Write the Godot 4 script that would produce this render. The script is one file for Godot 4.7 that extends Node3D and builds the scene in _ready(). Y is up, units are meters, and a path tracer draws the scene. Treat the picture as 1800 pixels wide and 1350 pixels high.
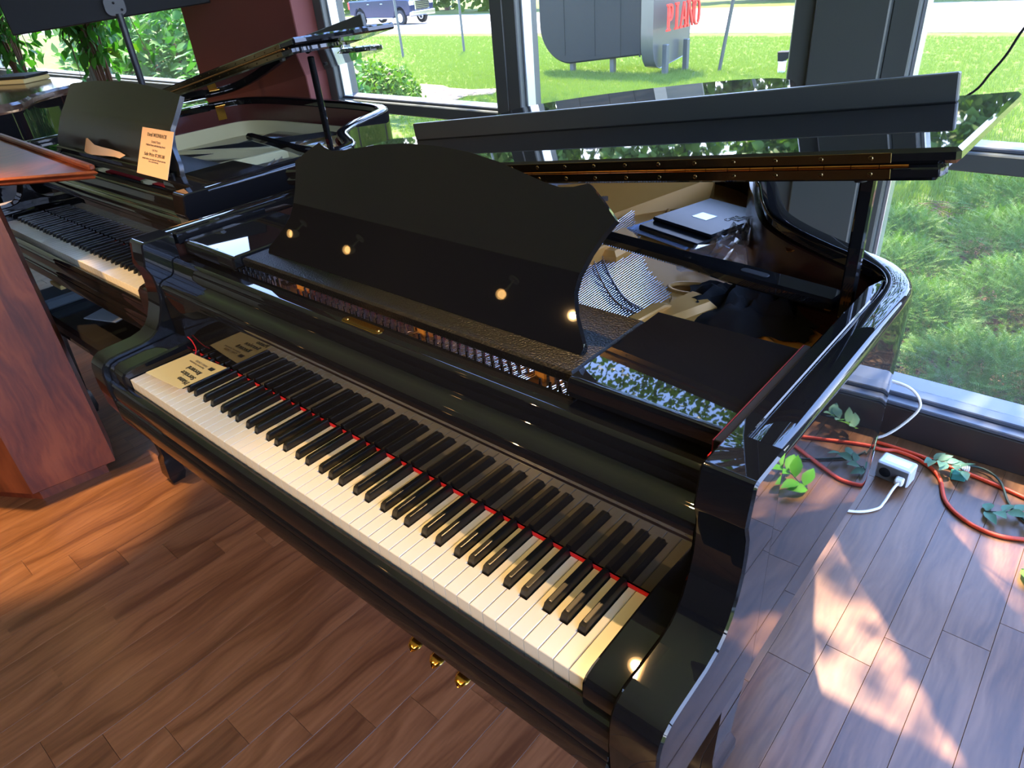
extends Node3D
# A showroom corner with a black grand piano by a wall of windows.
# x runs along the keyboard, y is up, z comes towards the player; metres; the floor is y = 0.

var M := {}
var used := {}
var rng := RandomNumberGenerator.new()

func _ready() -> void:
	rng.seed = 77
	view_and_light()
	make_materials()
	room()
	outside()
	pianos()
	furniture()
	small_things()

# ---------------------------------------------------------------- camera, sky, sun, exposure
func view_and_light() -> void:
	var cam := Camera3D.new()
	cam.name = "camera"
	add_child(cam)
	cam.position = Vector3(1.5329, 1.4638, 0.4086)
	cam.basis = Basis(Vector3.UP, 0.75543) * Basis(Vector3.RIGHT, -0.55098) * Basis(Vector3.BACK, -0.08983)
	cam.fov = 57.795
	cam.near = 0.05
	cam.far = 400.0
	cam.current = true
	var env := Environment.new()
	env.background_mode = Environment.BG_SKY
	var sky := Sky.new()
	var ps := ProceduralSkyMaterial.new()
	ps.sky_top_color = Color(0.50, 0.65, 0.93)
	ps.sky_horizon_color = Color(0.89, 0.92, 0.97)
	ps.sky_curve = 0.16
	ps.ground_bottom_color = Color(0.30, 0.32, 0.26)
	ps.ground_horizon_color = Color(0.55, 0.58, 0.52)
	ps.sky_energy_multiplier = 1.0
	env.background_energy_multiplier = SKY
	sky.sky_material = ps
	env.sky = sky
	env.tonemap_mode = Environment.TONE_MAPPER_LINEAR
	env.tonemap_exposure = EXPOSURE
	env.sdfgi_enabled = true
	env.ssao_enabled = true
	env.ssil_enabled = true
	var we := WorldEnvironment.new()
	we.name = "world_environment"
	we.environment = env
	add_child(we)
	var sun := DirectionalLight3D.new()
	sun.name = "sun"
	add_child(sun)
	var el := deg_to_rad(62.5)
	var travel := Vector3(0.655 * cos(el), -sin(el), 0.755 * cos(el))
	sun.look_at_from_position(Vector3.ZERO, travel, Vector3.UP)
	sun.light_color = Color(1.0, 0.93, 0.82)
	sun.light_energy = SUN
	sun.light_angular_distance = 0.6
	sun.shadow_enabled = true

const SKY := 4.6
const SUN := 4.2
const EXPOSURE := 3.1
const LAMP := 0.36

# ---------------------------------------------------------------- materials
func mat(key: String, c: Color, rough := 0.5, metal := 0.0, spec := 0.5) -> StandardMaterial3D:
	var m := StandardMaterial3D.new()
	m.resource_name = key
	m.albedo_color = c
	m.roughness = rough
	m.metallic = metal
	m.metallic_specular = spec
	M[key] = m
	return m

func noise_tex(seed_: int, freq: float, cols: Array, offs: Array, size := 512, oct := 4, normal := false, bump := 4.0) -> NoiseTexture2D:
	var n := FastNoiseLite.new()
	n.seed = seed_
	n.frequency = freq
	n.fractal_octaves = oct
	var t := NoiseTexture2D.new()
	t.width = size
	t.height = size
	t.seamless = true
	t.noise = n
	if normal:
		t.as_normal_map = true
		t.bump_strength = bump
	else:
		var g := Gradient.new()
		g.offsets = PackedFloat32Array(offs)
		g.colors = PackedColorArray(cols)
		t.color_ramp = g
	return t

func wood_image(w: int, h: int, seed_: int, dark: Color, mid: Color, light: Color, lines := 70.0) -> ImageTexture:
	# grain runs along the image's height
	var a := FastNoiseLite.new()
	a.seed = seed_
	a.frequency = 1.0
	a.fractal_octaves = 3
	var im := Image.create(w, h, false, Image.FORMAT_RGB8)
	for y in h:
		var fy := float(y) / h
		for x in w:
			var fx := float(x) / w
			var bend := a.get_noise_2d(fx * 3.0, fy * 4.0 + 9.0) * 0.09
			var broad := a.get_noise_2d((fx + bend) * 9.0, fy * 2.2)
			var fine := a.get_noise_2d((fx + bend * 0.4) * lines, fy * 6.0 + 40.0)
			var pore := a.get_noise_2d(fx * lines * 3.0, fy * 26.0 + 90.0)
			var v := 0.5 + broad * 0.75 + fine * 0.45 + pore * 0.2
			var c := dark.lerp(mid, clampf(v * 2.0, 0.0, 1.0)).lerp(light, clampf(v * 2.0 - 1.0, 0.0, 1.0))
			im.set_pixel(x, y, c)
	return ImageTexture.create_from_image(im)

func tri_tex(m: StandardMaterial3D, t: Texture2D, scale: Vector3, world := false) -> void:
	m.albedo_texture = t
	m.uv1_triplanar = true
	m.uv1_world_triplanar = world
	m.uv1_scale = scale

func make_materials() -> void:
	mat("lacquer", Color(0.075, 0.075, 0.08), 0.018)
	mat("lacquer_satin", Color(0.055, 0.053, 0.05), 0.38, 0.0, 0.42)
	mat("black_matte", Color(0.07, 0.07, 0.075), 0.6)
	mat("mahogany_inner", Color(0.20, 0.115, 0.09), 0.22)
	mat("mahogany_red", Color(0.33, 0.17, 0.15), 0.18)
	mat("ivory", Color(0.84, 0.81, 0.72), 0.22)
	mat("key_wood", Color(0.87, 0.74, 0.55), 0.6)
	mat("ebony", Color(0.055, 0.055, 0.055), 0.3)
	mat("felt_red", Color(0.78, 0.08, 0.10), 0.95)
	mat("felt_dark_red", Color(0.42, 0.05, 0.10), 0.95)
	mat("felt_black", Color(0.05, 0.05, 0.055), 0.95)
	mat("plate_gold", Color(0.86, 0.63, 0.32), 0.36, 0.2)
	mat("plate_cream", Color(0.86, 0.82, 0.62), 0.4, 0.05)
	mat("soundboard", Color(0.72, 0.55, 0.34), 0.35)
	mat("steel", Color(0.84, 0.84, 0.87), 0.24, 1.0)
	mat("blued_steel", Color(0.42, 0.44, 0.48), 0.25, 1.0)
	mat("copper", Color(0.80, 0.48, 0.32), 0.3, 1.0)
	mat("brass", Color(0.90, 0.68, 0.32), 0.14, 1.0)
	mat("brass_hinge", Color(0.80, 0.54, 0.28), 0.16, 1.0)
	mat("hinge_leaf", Color(0.52, 0.44, 0.30), 0.22, 1.0)
	mat("lacquer_dust_haze", Color(0.25, 0.26, 0.245), 0.36)  # raised grey: some dust, plus window haze put into the colour
	mat("gold_leaf", Color(0.74, 0.60, 0.32), 0.35, 0.7)
	mat("maple", Color(0.78, 0.62, 0.42), 0.4)
	mat("frame_black", Color(0.285, 0.305, 0.295), 0.38)
	mat("frame_silver", Color(0.80, 0.82, 0.84), 0.28, 0.85)
	mat("ceiling", Color(0.94, 0.96, 0.92), 0.9)
	mat("ceiling_dark", Color(0.13, 0.12, 0.11), 0.9)
	mat("wall_dark", Color(0.30, 0.22, 0.17), 0.8)
	mat("wall_tan", Color(0.80, 0.78, 0.68), 0.85)
	mat("wall_maroon", Color(0.40, 0.19, 0.165), 0.7)
	mat("frame_grey", Color(0.30, 0.32, 0.36), 0.32)
	mat("kick_dark", Color(0.16, 0.13, 0.12), 0.5)
	mat("rubber_grey", Color(0.62, 0.62, 0.60), 0.6)
	mat("paper_cream", Color(0.84, 0.76, 0.52), 0.85)
	mat("paper_tan", Color(0.86, 0.70, 0.55), 0.85)
	mat("cushion_blue", Color(0.30, 0.36, 0.42), 0.9)
	mat("paper_white", Color(0.90, 0.87, 0.82), 0.85)
	mat("paper_grey", Color(0.62, 0.66, 0.68), 0.8)
	mat("ink", Color(0.09, 0.07, 0.07), 0.7)
	mat("ink_soft", Color(0.38, 0.32, 0.28), 0.8)
	mat("print_white", Color(0.88, 0.88, 0.86), 0.6)
	mat("folder_black", Color(0.11, 0.12, 0.13), 0.32)
	mat("folder_blue", Color(0.62, 0.76, 0.97), 0.5)
	mat("label_silver", Color(0.80, 0.88, 0.92), 0.25, 0.6)
	mat("cloth_black", Color(0.045, 0.045, 0.05), 0.9)
	mat("cord_orange", Color(0.80, 0.25, 0.12), 0.45)
	mat("cord_white", Color(0.86, 0.85, 0.82), 0.45)
	mat("cord_green", Color(0.16, 0.24, 0.20), 0.6)
	mat("plastic_teal", Color(0.16, 0.42, 0.38), 0.5)
	mat("box_grey", Color(0.74, 0.75, 0.76), 0.45)
	mat("box_dark", Color(0.30, 0.29, 0.28), 0.5)
	mat("stand_black", Color(0.075, 0.078, 0.085), 0.6, 0.0, 0.3)
	mat("pole_grey", Color(0.20, 0.21, 0.225), 0.4, 0.3)
	mat("road", Color(0.447, 0.439, 0.430), 0.9)
	mat("road_joint", Color(0.292, 0.288, 0.284), 0.9)
	mat("gravel", Color(0.413, 0.378, 0.310), 0.95)
	mat("sign_grey", Color(0.09, 0.115, 0.113), 0.5, 0.0, 0.35)
	mat("sign_silver", Color(0.430, 0.439, 0.421), 0.28, 0.6)
	mat("sign_red", Color(0.86, 0.20, 0.14), 0.4)
	mat("truck_blue", Color(0.065, 0.112, 0.224), 0.15)
	mat("chrome", Color(0.86, 0.87, 0.88), 0.12, 1.0)
	mat("tyre", Color(0.10, 0.10, 0.105), 0.8)
	mat("tail_red", Color(0.75, 0.10, 0.08), 0.3)
	mat("glass_dark", Color(0.08, 0.10, 0.12), 0.06)
	mat("bark", Color(0.36, 0.28, 0.22), 0.9)
	mat("lamp_white", Color(0.88, 0.87, 0.84), 0.5)
	var gl := mat("bulb", Color(1.0, 0.85, 0.62), 0.4)
	gl.emission_enabled = true
	gl.emission = Color(1.0, 0.78, 0.48)
	gl.emission_energy_multiplier = 6.0
	var g := mat("glass", Color(0.96, 0.99, 0.97, 0.04), 0.0, 0.0, 0.3)
	g.transparency = BaseMaterial3D.TRANSPARENCY_ALPHA
	g = mat("plastic_clear", Color(0.94, 0.95, 0.98, 0.24), 0.1)
	g.transparency = BaseMaterial3D.TRANSPARENCY_ALPHA
	for k in [["leaf_ficus", Color(0.17, 0.35, 0.13)], ["leaf_ficus_yellow", Color(0.25, 0.37, 0.12)], ["leaf_tree", Color(0.25, 0.35, 0.12)], ["leaf_juniper", Color(0.25, 0.36, 0.12)], ["leaf_bush", Color(0.258, 0.378, 0.060)], ["leaf_garland", Color(0.36, 0.50, 0.42)], ["leaf_bright", Color(0.30, 0.56, 0.16)], ["blade", Color(0.33, 0.40, 0.15)], ["twig", Color(0.327, 0.258, 0.198)]]:
		var lm := mat(k[0], k[1], 0.55, 0.0, 0.3)
		lm.cull_mode = BaseMaterial3D.CULL_DISABLED
		lm.backlight_enabled = true
		lm.backlight = Color(k[1].r * 0.95, k[1].g * 1.05, k[1].b * 0.5)
	var t := wood_image(256, 1024, 5, Color(0.30, 0.195, 0.13), Color(0.39, 0.27, 0.185), Color(0.45, 0.325, 0.235), 60.0)
	var nt := noise_tex(3, 0.02, [], [], 512, 4, true, 2.0)
	for i in 6:
		var tone: float = [0.985, 0.97, 1.0, 0.975, 0.99, 0.962][i]
		var f := mat("plank_%d" % i, Color(tone, tone * 0.97, tone * 0.93), 0.31)
		tri_tex(f, t, Vector3(1.1, 1.0, 0.40))
		f.uv1_offset = Vector3(0.17 * i + 0.06, 0.31 * i, 0.37 * i + 0.2)
		f.normal_enabled = true
		f.normal_texture = nt
		f.normal_scale = 0.12
	mat("plank_joint", Color(0.22, 0.14, 0.10), 0.8)
	var t2 := wood_image(256, 512, 9, Color(0.27, 0.10, 0.055), Color(0.38, 0.165, 0.085), Color(0.46, 0.225, 0.12), 50.0)
	var lw := mat("lectern_wood", Color(1, 1, 1), 0.34)
	tri_tex(lw, t2, Vector3(1.1, 0.6, 1.1))
	var t3 := wood_image(256, 512, 21, Color(0.20, 0.15, 0.12), Color(0.30, 0.24, 0.20), Color(0.42, 0.35, 0.30), 40.0)
	var ww := mat("walnut_gloss", Color(1, 1, 1), 0.1)
	tri_tex(ww, t3, Vector3(0.7, 1.0, 0.5))
	var lawn := mat("lawn", Color(1, 1, 1), 0.95, 0.0, 0.2)
	tri_tex(lawn, noise_tex(12, 0.012, [Color(0.24, 0.305, 0.11), Color(0.275, 0.335, 0.13), Color(0.31, 0.355, 0.165), Color(0.38, 0.39, 0.26)], [0.15, 0.45, 0.68, 0.9], 1024, 6), Vector3(0.16, 0.16, 0.16), true)
	var dry := mat("mulch_dry", Color(1, 1, 1), 0.95, 0.0, 0.2)
	tri_tex(dry, noise_tex(16, 0.06, [Color(0.26, 0.23, 0.20), Color(0.36, 0.325, 0.285), Color(0.44, 0.40, 0.355)], [0.2, 0.5, 0.8], 512, 5), Vector3(0.5, 0.5, 0.5), true)
	var mulch := mat("mulch", Color(1, 1, 1), 0.95, 0.0, 0.2)
	tri_tex(mulch, noise_tex(15, 0.05, [Color(0.120, 0.086, 0.065), Color(0.224, 0.163, 0.120), Color(0.318, 0.245, 0.185), Color(0.404, 0.335, 0.275)], [0.2, 0.42, 0.6, 0.85], 512, 5), Vector3(2.3, 2.3, 2.3), true)
	var leather := M["lacquer_satin"] as StandardMaterial3D
	leather.normal_enabled = true
	leather.normal_texture = noise_tex(31, 0.08, [], [], 256, 3, true, 5.0)
	leather.normal_scale = 0.35
	leather.uv1_triplanar = true
	leather.uv1_scale = Vector3(9, 9, 9)

# ---------------------------------------------------------------- mesh helpers (explicit normals)
func S() -> SurfaceTool:
	var st := SurfaceTool.new()
	st.begin(Mesh.PRIMITIVE_TRIANGLES)
	return st

func v3(st: SurfaceTool, n: Vector3, p: Vector3) -> void:
	st.set_normal(n)
	st.add_vertex(p)

func tri(st: SurfaceTool, a: Vector3, b: Vector3, c: Vector3) -> void:
	# counter-clockwise seen from outside
	var n := (b - a).cross(c - a)
	if n.length_squared() < 1e-16:
		return
	n = n.normalized()
	v3(st, n, a); v3(st, n, c); v3(st, n, b)

func quad(st: SurfaceTool, a: Vector3, b: Vector3, c: Vector3, d: Vector3) -> void:
	tri(st, a, b, c)
	tri(st, a, c, d)

func out_poly(st: SurfaceTool, p: Array, mid: Vector3) -> void:
	var n: Vector3 = (p[1] - p[0]).cross(p[2] - p[0])
	var c := Vector3.ZERO
	for q in p:
		c += q
	c /= p.size()
	if n.dot(c - mid) < 0.0:
		p.reverse()
	for i in range(1, p.size() - 1):
		tri(st, p[0], p[i], p[i + 1])

func bx(st: SurfaceTool, lo: Vector3, hi: Vector3, b := 0.0) -> void:
	var mid := (lo + hi) * 0.5
	var e := (hi - lo) * 0.5
	b = minf(b, minf(e.x, minf(e.y, e.z)) * 0.9)
	var corner := func(s: Vector3, ax: int) -> Vector3:
		var r := Vector3.ZERO
		for k in 3:
			r[k] = s[k] * (e[k] - (0.0 if k == ax else b))
		return mid + r
	var sg := [-1.0, 1.0]
	for ax in 3:
		var u := (ax + 1) % 3
		var w := (ax + 2) % 3
		for s in sg:
			var q := []
			for k in [[-1.0, -1.0], [1.0, -1.0], [1.0, 1.0], [-1.0, 1.0]]:
				var c := Vector3.ZERO
				c[ax] = s; c[u] = k[0]; c[w] = k[1]
				q.append(corner.call(c, ax))
			out_poly(st, q, mid)
	if b <= 0.0:
		return
	for ax in 3:
		var u := (ax + 1) % 3
		var w := (ax + 2) % 3
		for su in sg:
			for sw in sg:
				var c0 := Vector3.ZERO
				c0[ax] = -1.0; c0[u] = su; c0[w] = sw
				var c1 := c0
				c1[ax] = 1.0
				out_poly(st, [corner.call(c0, u), corner.call(c1, u), corner.call(c1, w), corner.call(c0, w)], mid)
	for sx in sg:
		for sy in sg:
			for sz in sg:
				var c := Vector3(sx, sy, sz)
				out_poly(st, [corner.call(c, 0), corner.call(c, 1), corner.call(c, 2)], mid)

func grid(st: SurfaceTool, p: Array, ci := false, cj := false, flip := false, crease := 0.6) -> void:
	var n: int = p.size()
	var m: int = p[0].size()
	var fi := n if ci else n - 1
	var fj := m if cj else m - 1
	var fn := []
	var big := []
	for i in fi:
		var row := PackedVector3Array()
		var wide := PackedVector3Array()
		var i1 := (i + 1) % n
		for j in fj:
			var j1 := (j + 1) % m
			var nn: Vector3 = (p[i1][j1] - p[i][j]).cross(p[i][j1] - p[i1][j])
			wide.append(-nn if flip else nn)
			row.append((-nn if flip else nn).normalized())
		fn.append(row)
		big.append(wide)
	for i in fi:
		var i1 := (i + 1) % n
		for j in fj:
			var j1 := (j + 1) % m
			var f: Vector3 = fn[i][j]
			if f == Vector3.ZERO:
				continue
			var ns := []
			for k in [[0, 0], [1, 0], [1, 1], [0, 1]]:
				var s := Vector3.ZERO
				for di in [-1, 0]:
					for dj in [-1, 0]:
						var a: int = i + k[0] + di
						var b: int = j + k[1] + dj
						if ci:
							a = posmod(a, fi)
						if cj:
							b = posmod(b, fj)
						if a < 0 or b < 0 or a >= fi or b >= fj:
							continue
						var g: Vector3 = fn[a][b]
						if g.dot(f) > crease:
							s += big[a][b]
				ns.append(s.normalized() if s != Vector3.ZERO else f)
			var pa: Vector3 = p[i][j]
			var pb: Vector3 = p[i1][j]
			var pc: Vector3 = p[i1][j1]
			var pd: Vector3 = p[i][j1]
			if flip:
				v3(st, ns[0], pa); v3(st, ns[1], pb); v3(st, ns[2], pc)
				v3(st, ns[0], pa); v3(st, ns[2], pc); v3(st, ns[3], pd)
			else:
				v3(st, ns[0], pa); v3(st, ns[2], pc); v3(st, ns[1], pb)
				v3(st, ns[0], pa); v3(st, ns[3], pd); v3(st, ns[2], pc)

func cap(st: SurfaceTool, poly: PackedVector2Array, pts: PackedVector3Array, n: Vector3) -> void:
	var ids := Geometry2D.triangulate_polygon(poly)
	for k in range(0, ids.size(), 3):
		var a := pts[ids[k]]
		var b := pts[ids[k + 1]]
		var c := pts[ids[k + 2]]
		if (b - a).cross(c - a).dot(n) < 0.0:
			v3(st, n, a); v3(st, n, b); v3(st, n, c)
		else:
			v3(st, n, a); v3(st, n, c); v3(st, n, b)

func area2(poly: PackedVector2Array) -> float:
	var s := 0.0
	for i in poly.size():
		var a := poly[i]
		var b := poly[(i + 1) % poly.size()]
		s += a.x * b.y - b.x * a.y
	return s * 0.5

func inset(poly: PackedVector2Array, d: float) -> PackedVector2Array:
	var r := PackedVector2Array()
	var n := poly.size()
	var sgn := 1.0 if area2(poly) > 0.0 else -1.0
	for i in n:
		var a := poly[(i + n - 1) % n]
		var b := poly[i]
		var c := poly[(i + 1) % n]
		var e1 := (b - a).normalized()
		var e2 := (c - b).normalized()
		var n1 := Vector2(-e1.y, e1.x) * sgn
		var n2 := Vector2(-e2.y, e2.x) * sgn
		var k := n1 + n2
		if k.length() < 0.3:
			k = n1
		k = k.normalized()
		r.append(b + k * d / maxf(0.45, k.dot(n1)))
	return r

func prism(st: SurfaceTool, poly: PackedVector2Array, o: Vector3, u: Vector3, v: Vector3, h: float, bevel := 0.0, crease := 0.75, keep := 99.0) -> void:
	# poly in the plane u, v, pushed along u x v by h
	var w := u.cross(v).normalized()
	var at := func(q: PackedVector2Array, t: float) -> PackedVector3Array:
		var r := PackedVector3Array()
		for p in q:
			r.append(o + u * p.x + v * p.y + w * t)
		return r
	var inn := inset(poly, bevel) if bevel > 0.0 else poly
	for i in poly.size():
		if poly[i].x >= keep:
			inn[i].x = poly[i].x
	var rows := []
	if bevel > 0.0:
		rows = [at.call(inn, 0.0), at.call(poly, bevel), at.call(poly, h - bevel), at.call(inn, h)]
	else:
		rows = [at.call(poly, 0.0), at.call(poly, h)]
	grid(st, rows, false, true, area2(poly) * h > 0.0, crease)
	cap(st, inn, rows[0], -w * signf(h))
	cap(st, inn, rows[-1], w * signf(h))

func smooth2(pts: Array, per := 4) -> PackedVector2Array:
	# Catmull-Rom through open points
	var r := PackedVector2Array()
	var n := pts.size()
	for i in n - 1:
		var p0: Vector2 = pts[maxi(i - 1, 0)]
		var p1: Vector2 = pts[i]
		var p2: Vector2 = pts[i + 1]
		var p3: Vector2 = pts[mini(i + 2, n - 1)]
		for k in per:
			var t := float(k) / per
			r.append(p1.cubic_interpolate(p2, p0, p3, t))
	r.append(pts[n - 1])
	return r

func smooth3(pts: Array, per := 4) -> PackedVector3Array:
	var r := PackedVector3Array()
	var n := pts.size()
	for i in n - 1:
		var p0: Vector3 = pts[maxi(i - 1, 0)]
		var p1: Vector3 = pts[i]
		var p2: Vector3 = pts[i + 1]
		var p3: Vector3 = pts[mini(i + 2, n - 1)]
		for k in per:
			r.append(p1.cubic_interpolate(p2, p0, p3, float(k) / per))
	r.append(pts[n - 1])
	return r

func tube(st: SurfaceTool, pts: PackedVector3Array, r: float, seg := 8, r2 := -1.0) -> void:
	var n := pts.size()
	var rows := []
	var side := Vector3.ZERO
	for i in n:
		var d := (pts[mini(i + 1, n - 1)] - pts[maxi(i - 1, 0)]).normalized()
		if i == 0:
			side = d.cross(Vector3.UP if absf(d.y) < 0.9 else Vector3.RIGHT).normalized()
		else:
			side = (side - d * side.dot(d)).normalized()
		var up := side.cross(d)
		var rr := r if r2 < 0.0 else lerpf(r, r2, float(i) / maxi(1, n - 1))
		var ring := PackedVector3Array()
		for k in seg:
			var a := TAU * k / seg
			ring.append(pts[i] + (side * cos(a) + up * sin(a)) * rr)
		rows.append(ring)
	grid(st, rows, false, true, true, 0.3)
	for e in [0, n - 1]:
		var d2: Vector3 = (pts[0] - pts[1]) if e == 0 else (pts[n - 1] - pts[n - 2])
		var ring: PackedVector3Array = rows[e]
		for k in range(1, seg - 1):
			out_poly(st, [ring[0], ring[k], ring[k + 1]], pts[e] - d2)

func lathe(st: SurfaceTool, prof: Array, o: Vector3, seg := 20, crease := 0.6, axis := 1) -> void:
	# prof: [radius, height] from bottom to top
	var rows := []
	for k in seg:
		var a := TAU * k / seg
		var row := PackedVector3Array()
		for q in prof:
			var p := Vector3(q[0] * cos(a), q[1], q[0] * sin(a))
			if axis == 0:
				p = Vector3(p.y, p.x, -p.z)
			elif axis == 2:
				p = Vector3(p.x, -p.z, p.y)
			row.append(o + p)
		rows.append(row)
	grid(st, rows, true, false, true, crease)

func sphere_mesh(st: SurfaceTool, o: Vector3, r: Vector3, seg := 12) -> void:
	var rows := []
	for i in seg + 1:
		var b := PI * i / seg - PI / 2
		var row := PackedVector3Array()
		for k in seg * 2:
			var a := TAU * k / (seg * 2)
			row.append(o + Vector3(cos(b) * cos(a) * r.x, sin(b) * r.y, cos(b) * sin(a) * r.z))
		rows.append(row)
	grid(st, rows, false, true, false, 0.2)

func rect(x0: float, y0: float, x1: float, y1: float) -> PackedVector2Array:
	return PackedVector2Array([Vector2(x0, y0), Vector2(x1, y0), Vector2(x1, y1), Vector2(x0, y1)])

func round_rect(x0: float, y0: float, x1: float, y1: float, r: float, n := 5) -> PackedVector2Array:
	var p := PackedVector2Array()
	for c in [[x1 - r, y1 - r, 0.0], [x0 + r, y1 - r, 0.5], [x0 + r, y0 + r, 1.0], [x1 - r, y0 + r, 1.5]]:
		for k in n + 1:
			var a: float = PI * (c[2] + 0.5 * k / n)
			p.append(Vector2(c[0] + cos(a) * r, c[1] + sin(a) * r))
	return p

# ---------------------------------------------------------------- nodes
func numbered(called: String) -> String:
	var n: int = used.get(called, -1) + 1
	used[called] = n
	return called if n == 0 else "%s_%03d" % [called, n]

func thing(called: String, label: String, category: String, at := Vector3.ZERO, turn := 0.0, group := "") -> Node3D:
	var o := Node3D.new()
	o.name = numbered(called)
	add_child(o)
	o.position = at
	o.rotation.y = turn
	tag(o, label, category, group)
	return o

func tag(o: Node, label: String, category := "", group := "", kind := "") -> void:
	if label: o.set_meta("label", label)
	if category: o.set_meta("category", category)
	if group: o.set_meta("group", group)
	if kind: o.set_meta("kind", kind)

func put(parent: Node3D, called: String, st, material: String, at := Vector3.ZERO, basis_ := Basis.IDENTITY) -> MeshInstance3D:
	var o := MeshInstance3D.new()
	o.mesh = st.commit() if st is SurfaceTool else st
	o.material_override = M[material]
	o.name = numbered(called) if parent == self else called
	parent.add_child(o, true)
	o.position = at
	o.basis = basis_
	return o

func struct(called: String, st, material: String) -> MeshInstance3D:
	var o := put(self, called, st, material)
	o.set_meta("kind", "structure")
	return o

func copies(parent: Node3D, called: String, mesh: Mesh, material: String, xf: Array, cols := []) -> MultiMeshInstance3D:
	var mm := MultiMesh.new()
	mm.transform_format = MultiMesh.TRANSFORM_3D
	mm.mesh = mesh
	mm.instance_count = xf.size()
	for i in xf.size():
		mm.set_instance_transform(i, xf[i])
	var o := MultiMeshInstance3D.new()
	o.multimesh = mm
	o.material_override = M[material]
	o.name = numbered(called) if parent == self else called
	o.set_meta("kind", "stuff")
	parent.add_child(o, true)
	return o

func letters(parent: Node3D, called: String, txt: String, material: String, size: float, at: Vector3, b: Basis, depth := 0.0006, serif := false, bold := false) -> MeshInstance3D:
	var t := TextMesh.new()
	var f := SystemFont.new()
	f.font_names = PackedStringArray(["Droid Serif" if serif else "Droid Sans"])
	if bold:
		f.font_weight = 700
	t.font = f
	t.text = txt
	t.font_size = 64
	t.pixel_size = size / 64.0
	t.depth = depth
	t.curve_step = 4.0
	t.horizontal_alignment = HORIZONTAL_ALIGNMENT_CENTER
	t.vertical_alignment = VERTICAL_ALIGNMENT_CENTER
	return put(parent, called, t, material, at, b)

# ---------------------------------------------------------------- the room
const X0 := -7.0
const X1 := 3.5
const ZW := -1.82
const Z1 := 4.6
const TOP := 3.3

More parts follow.
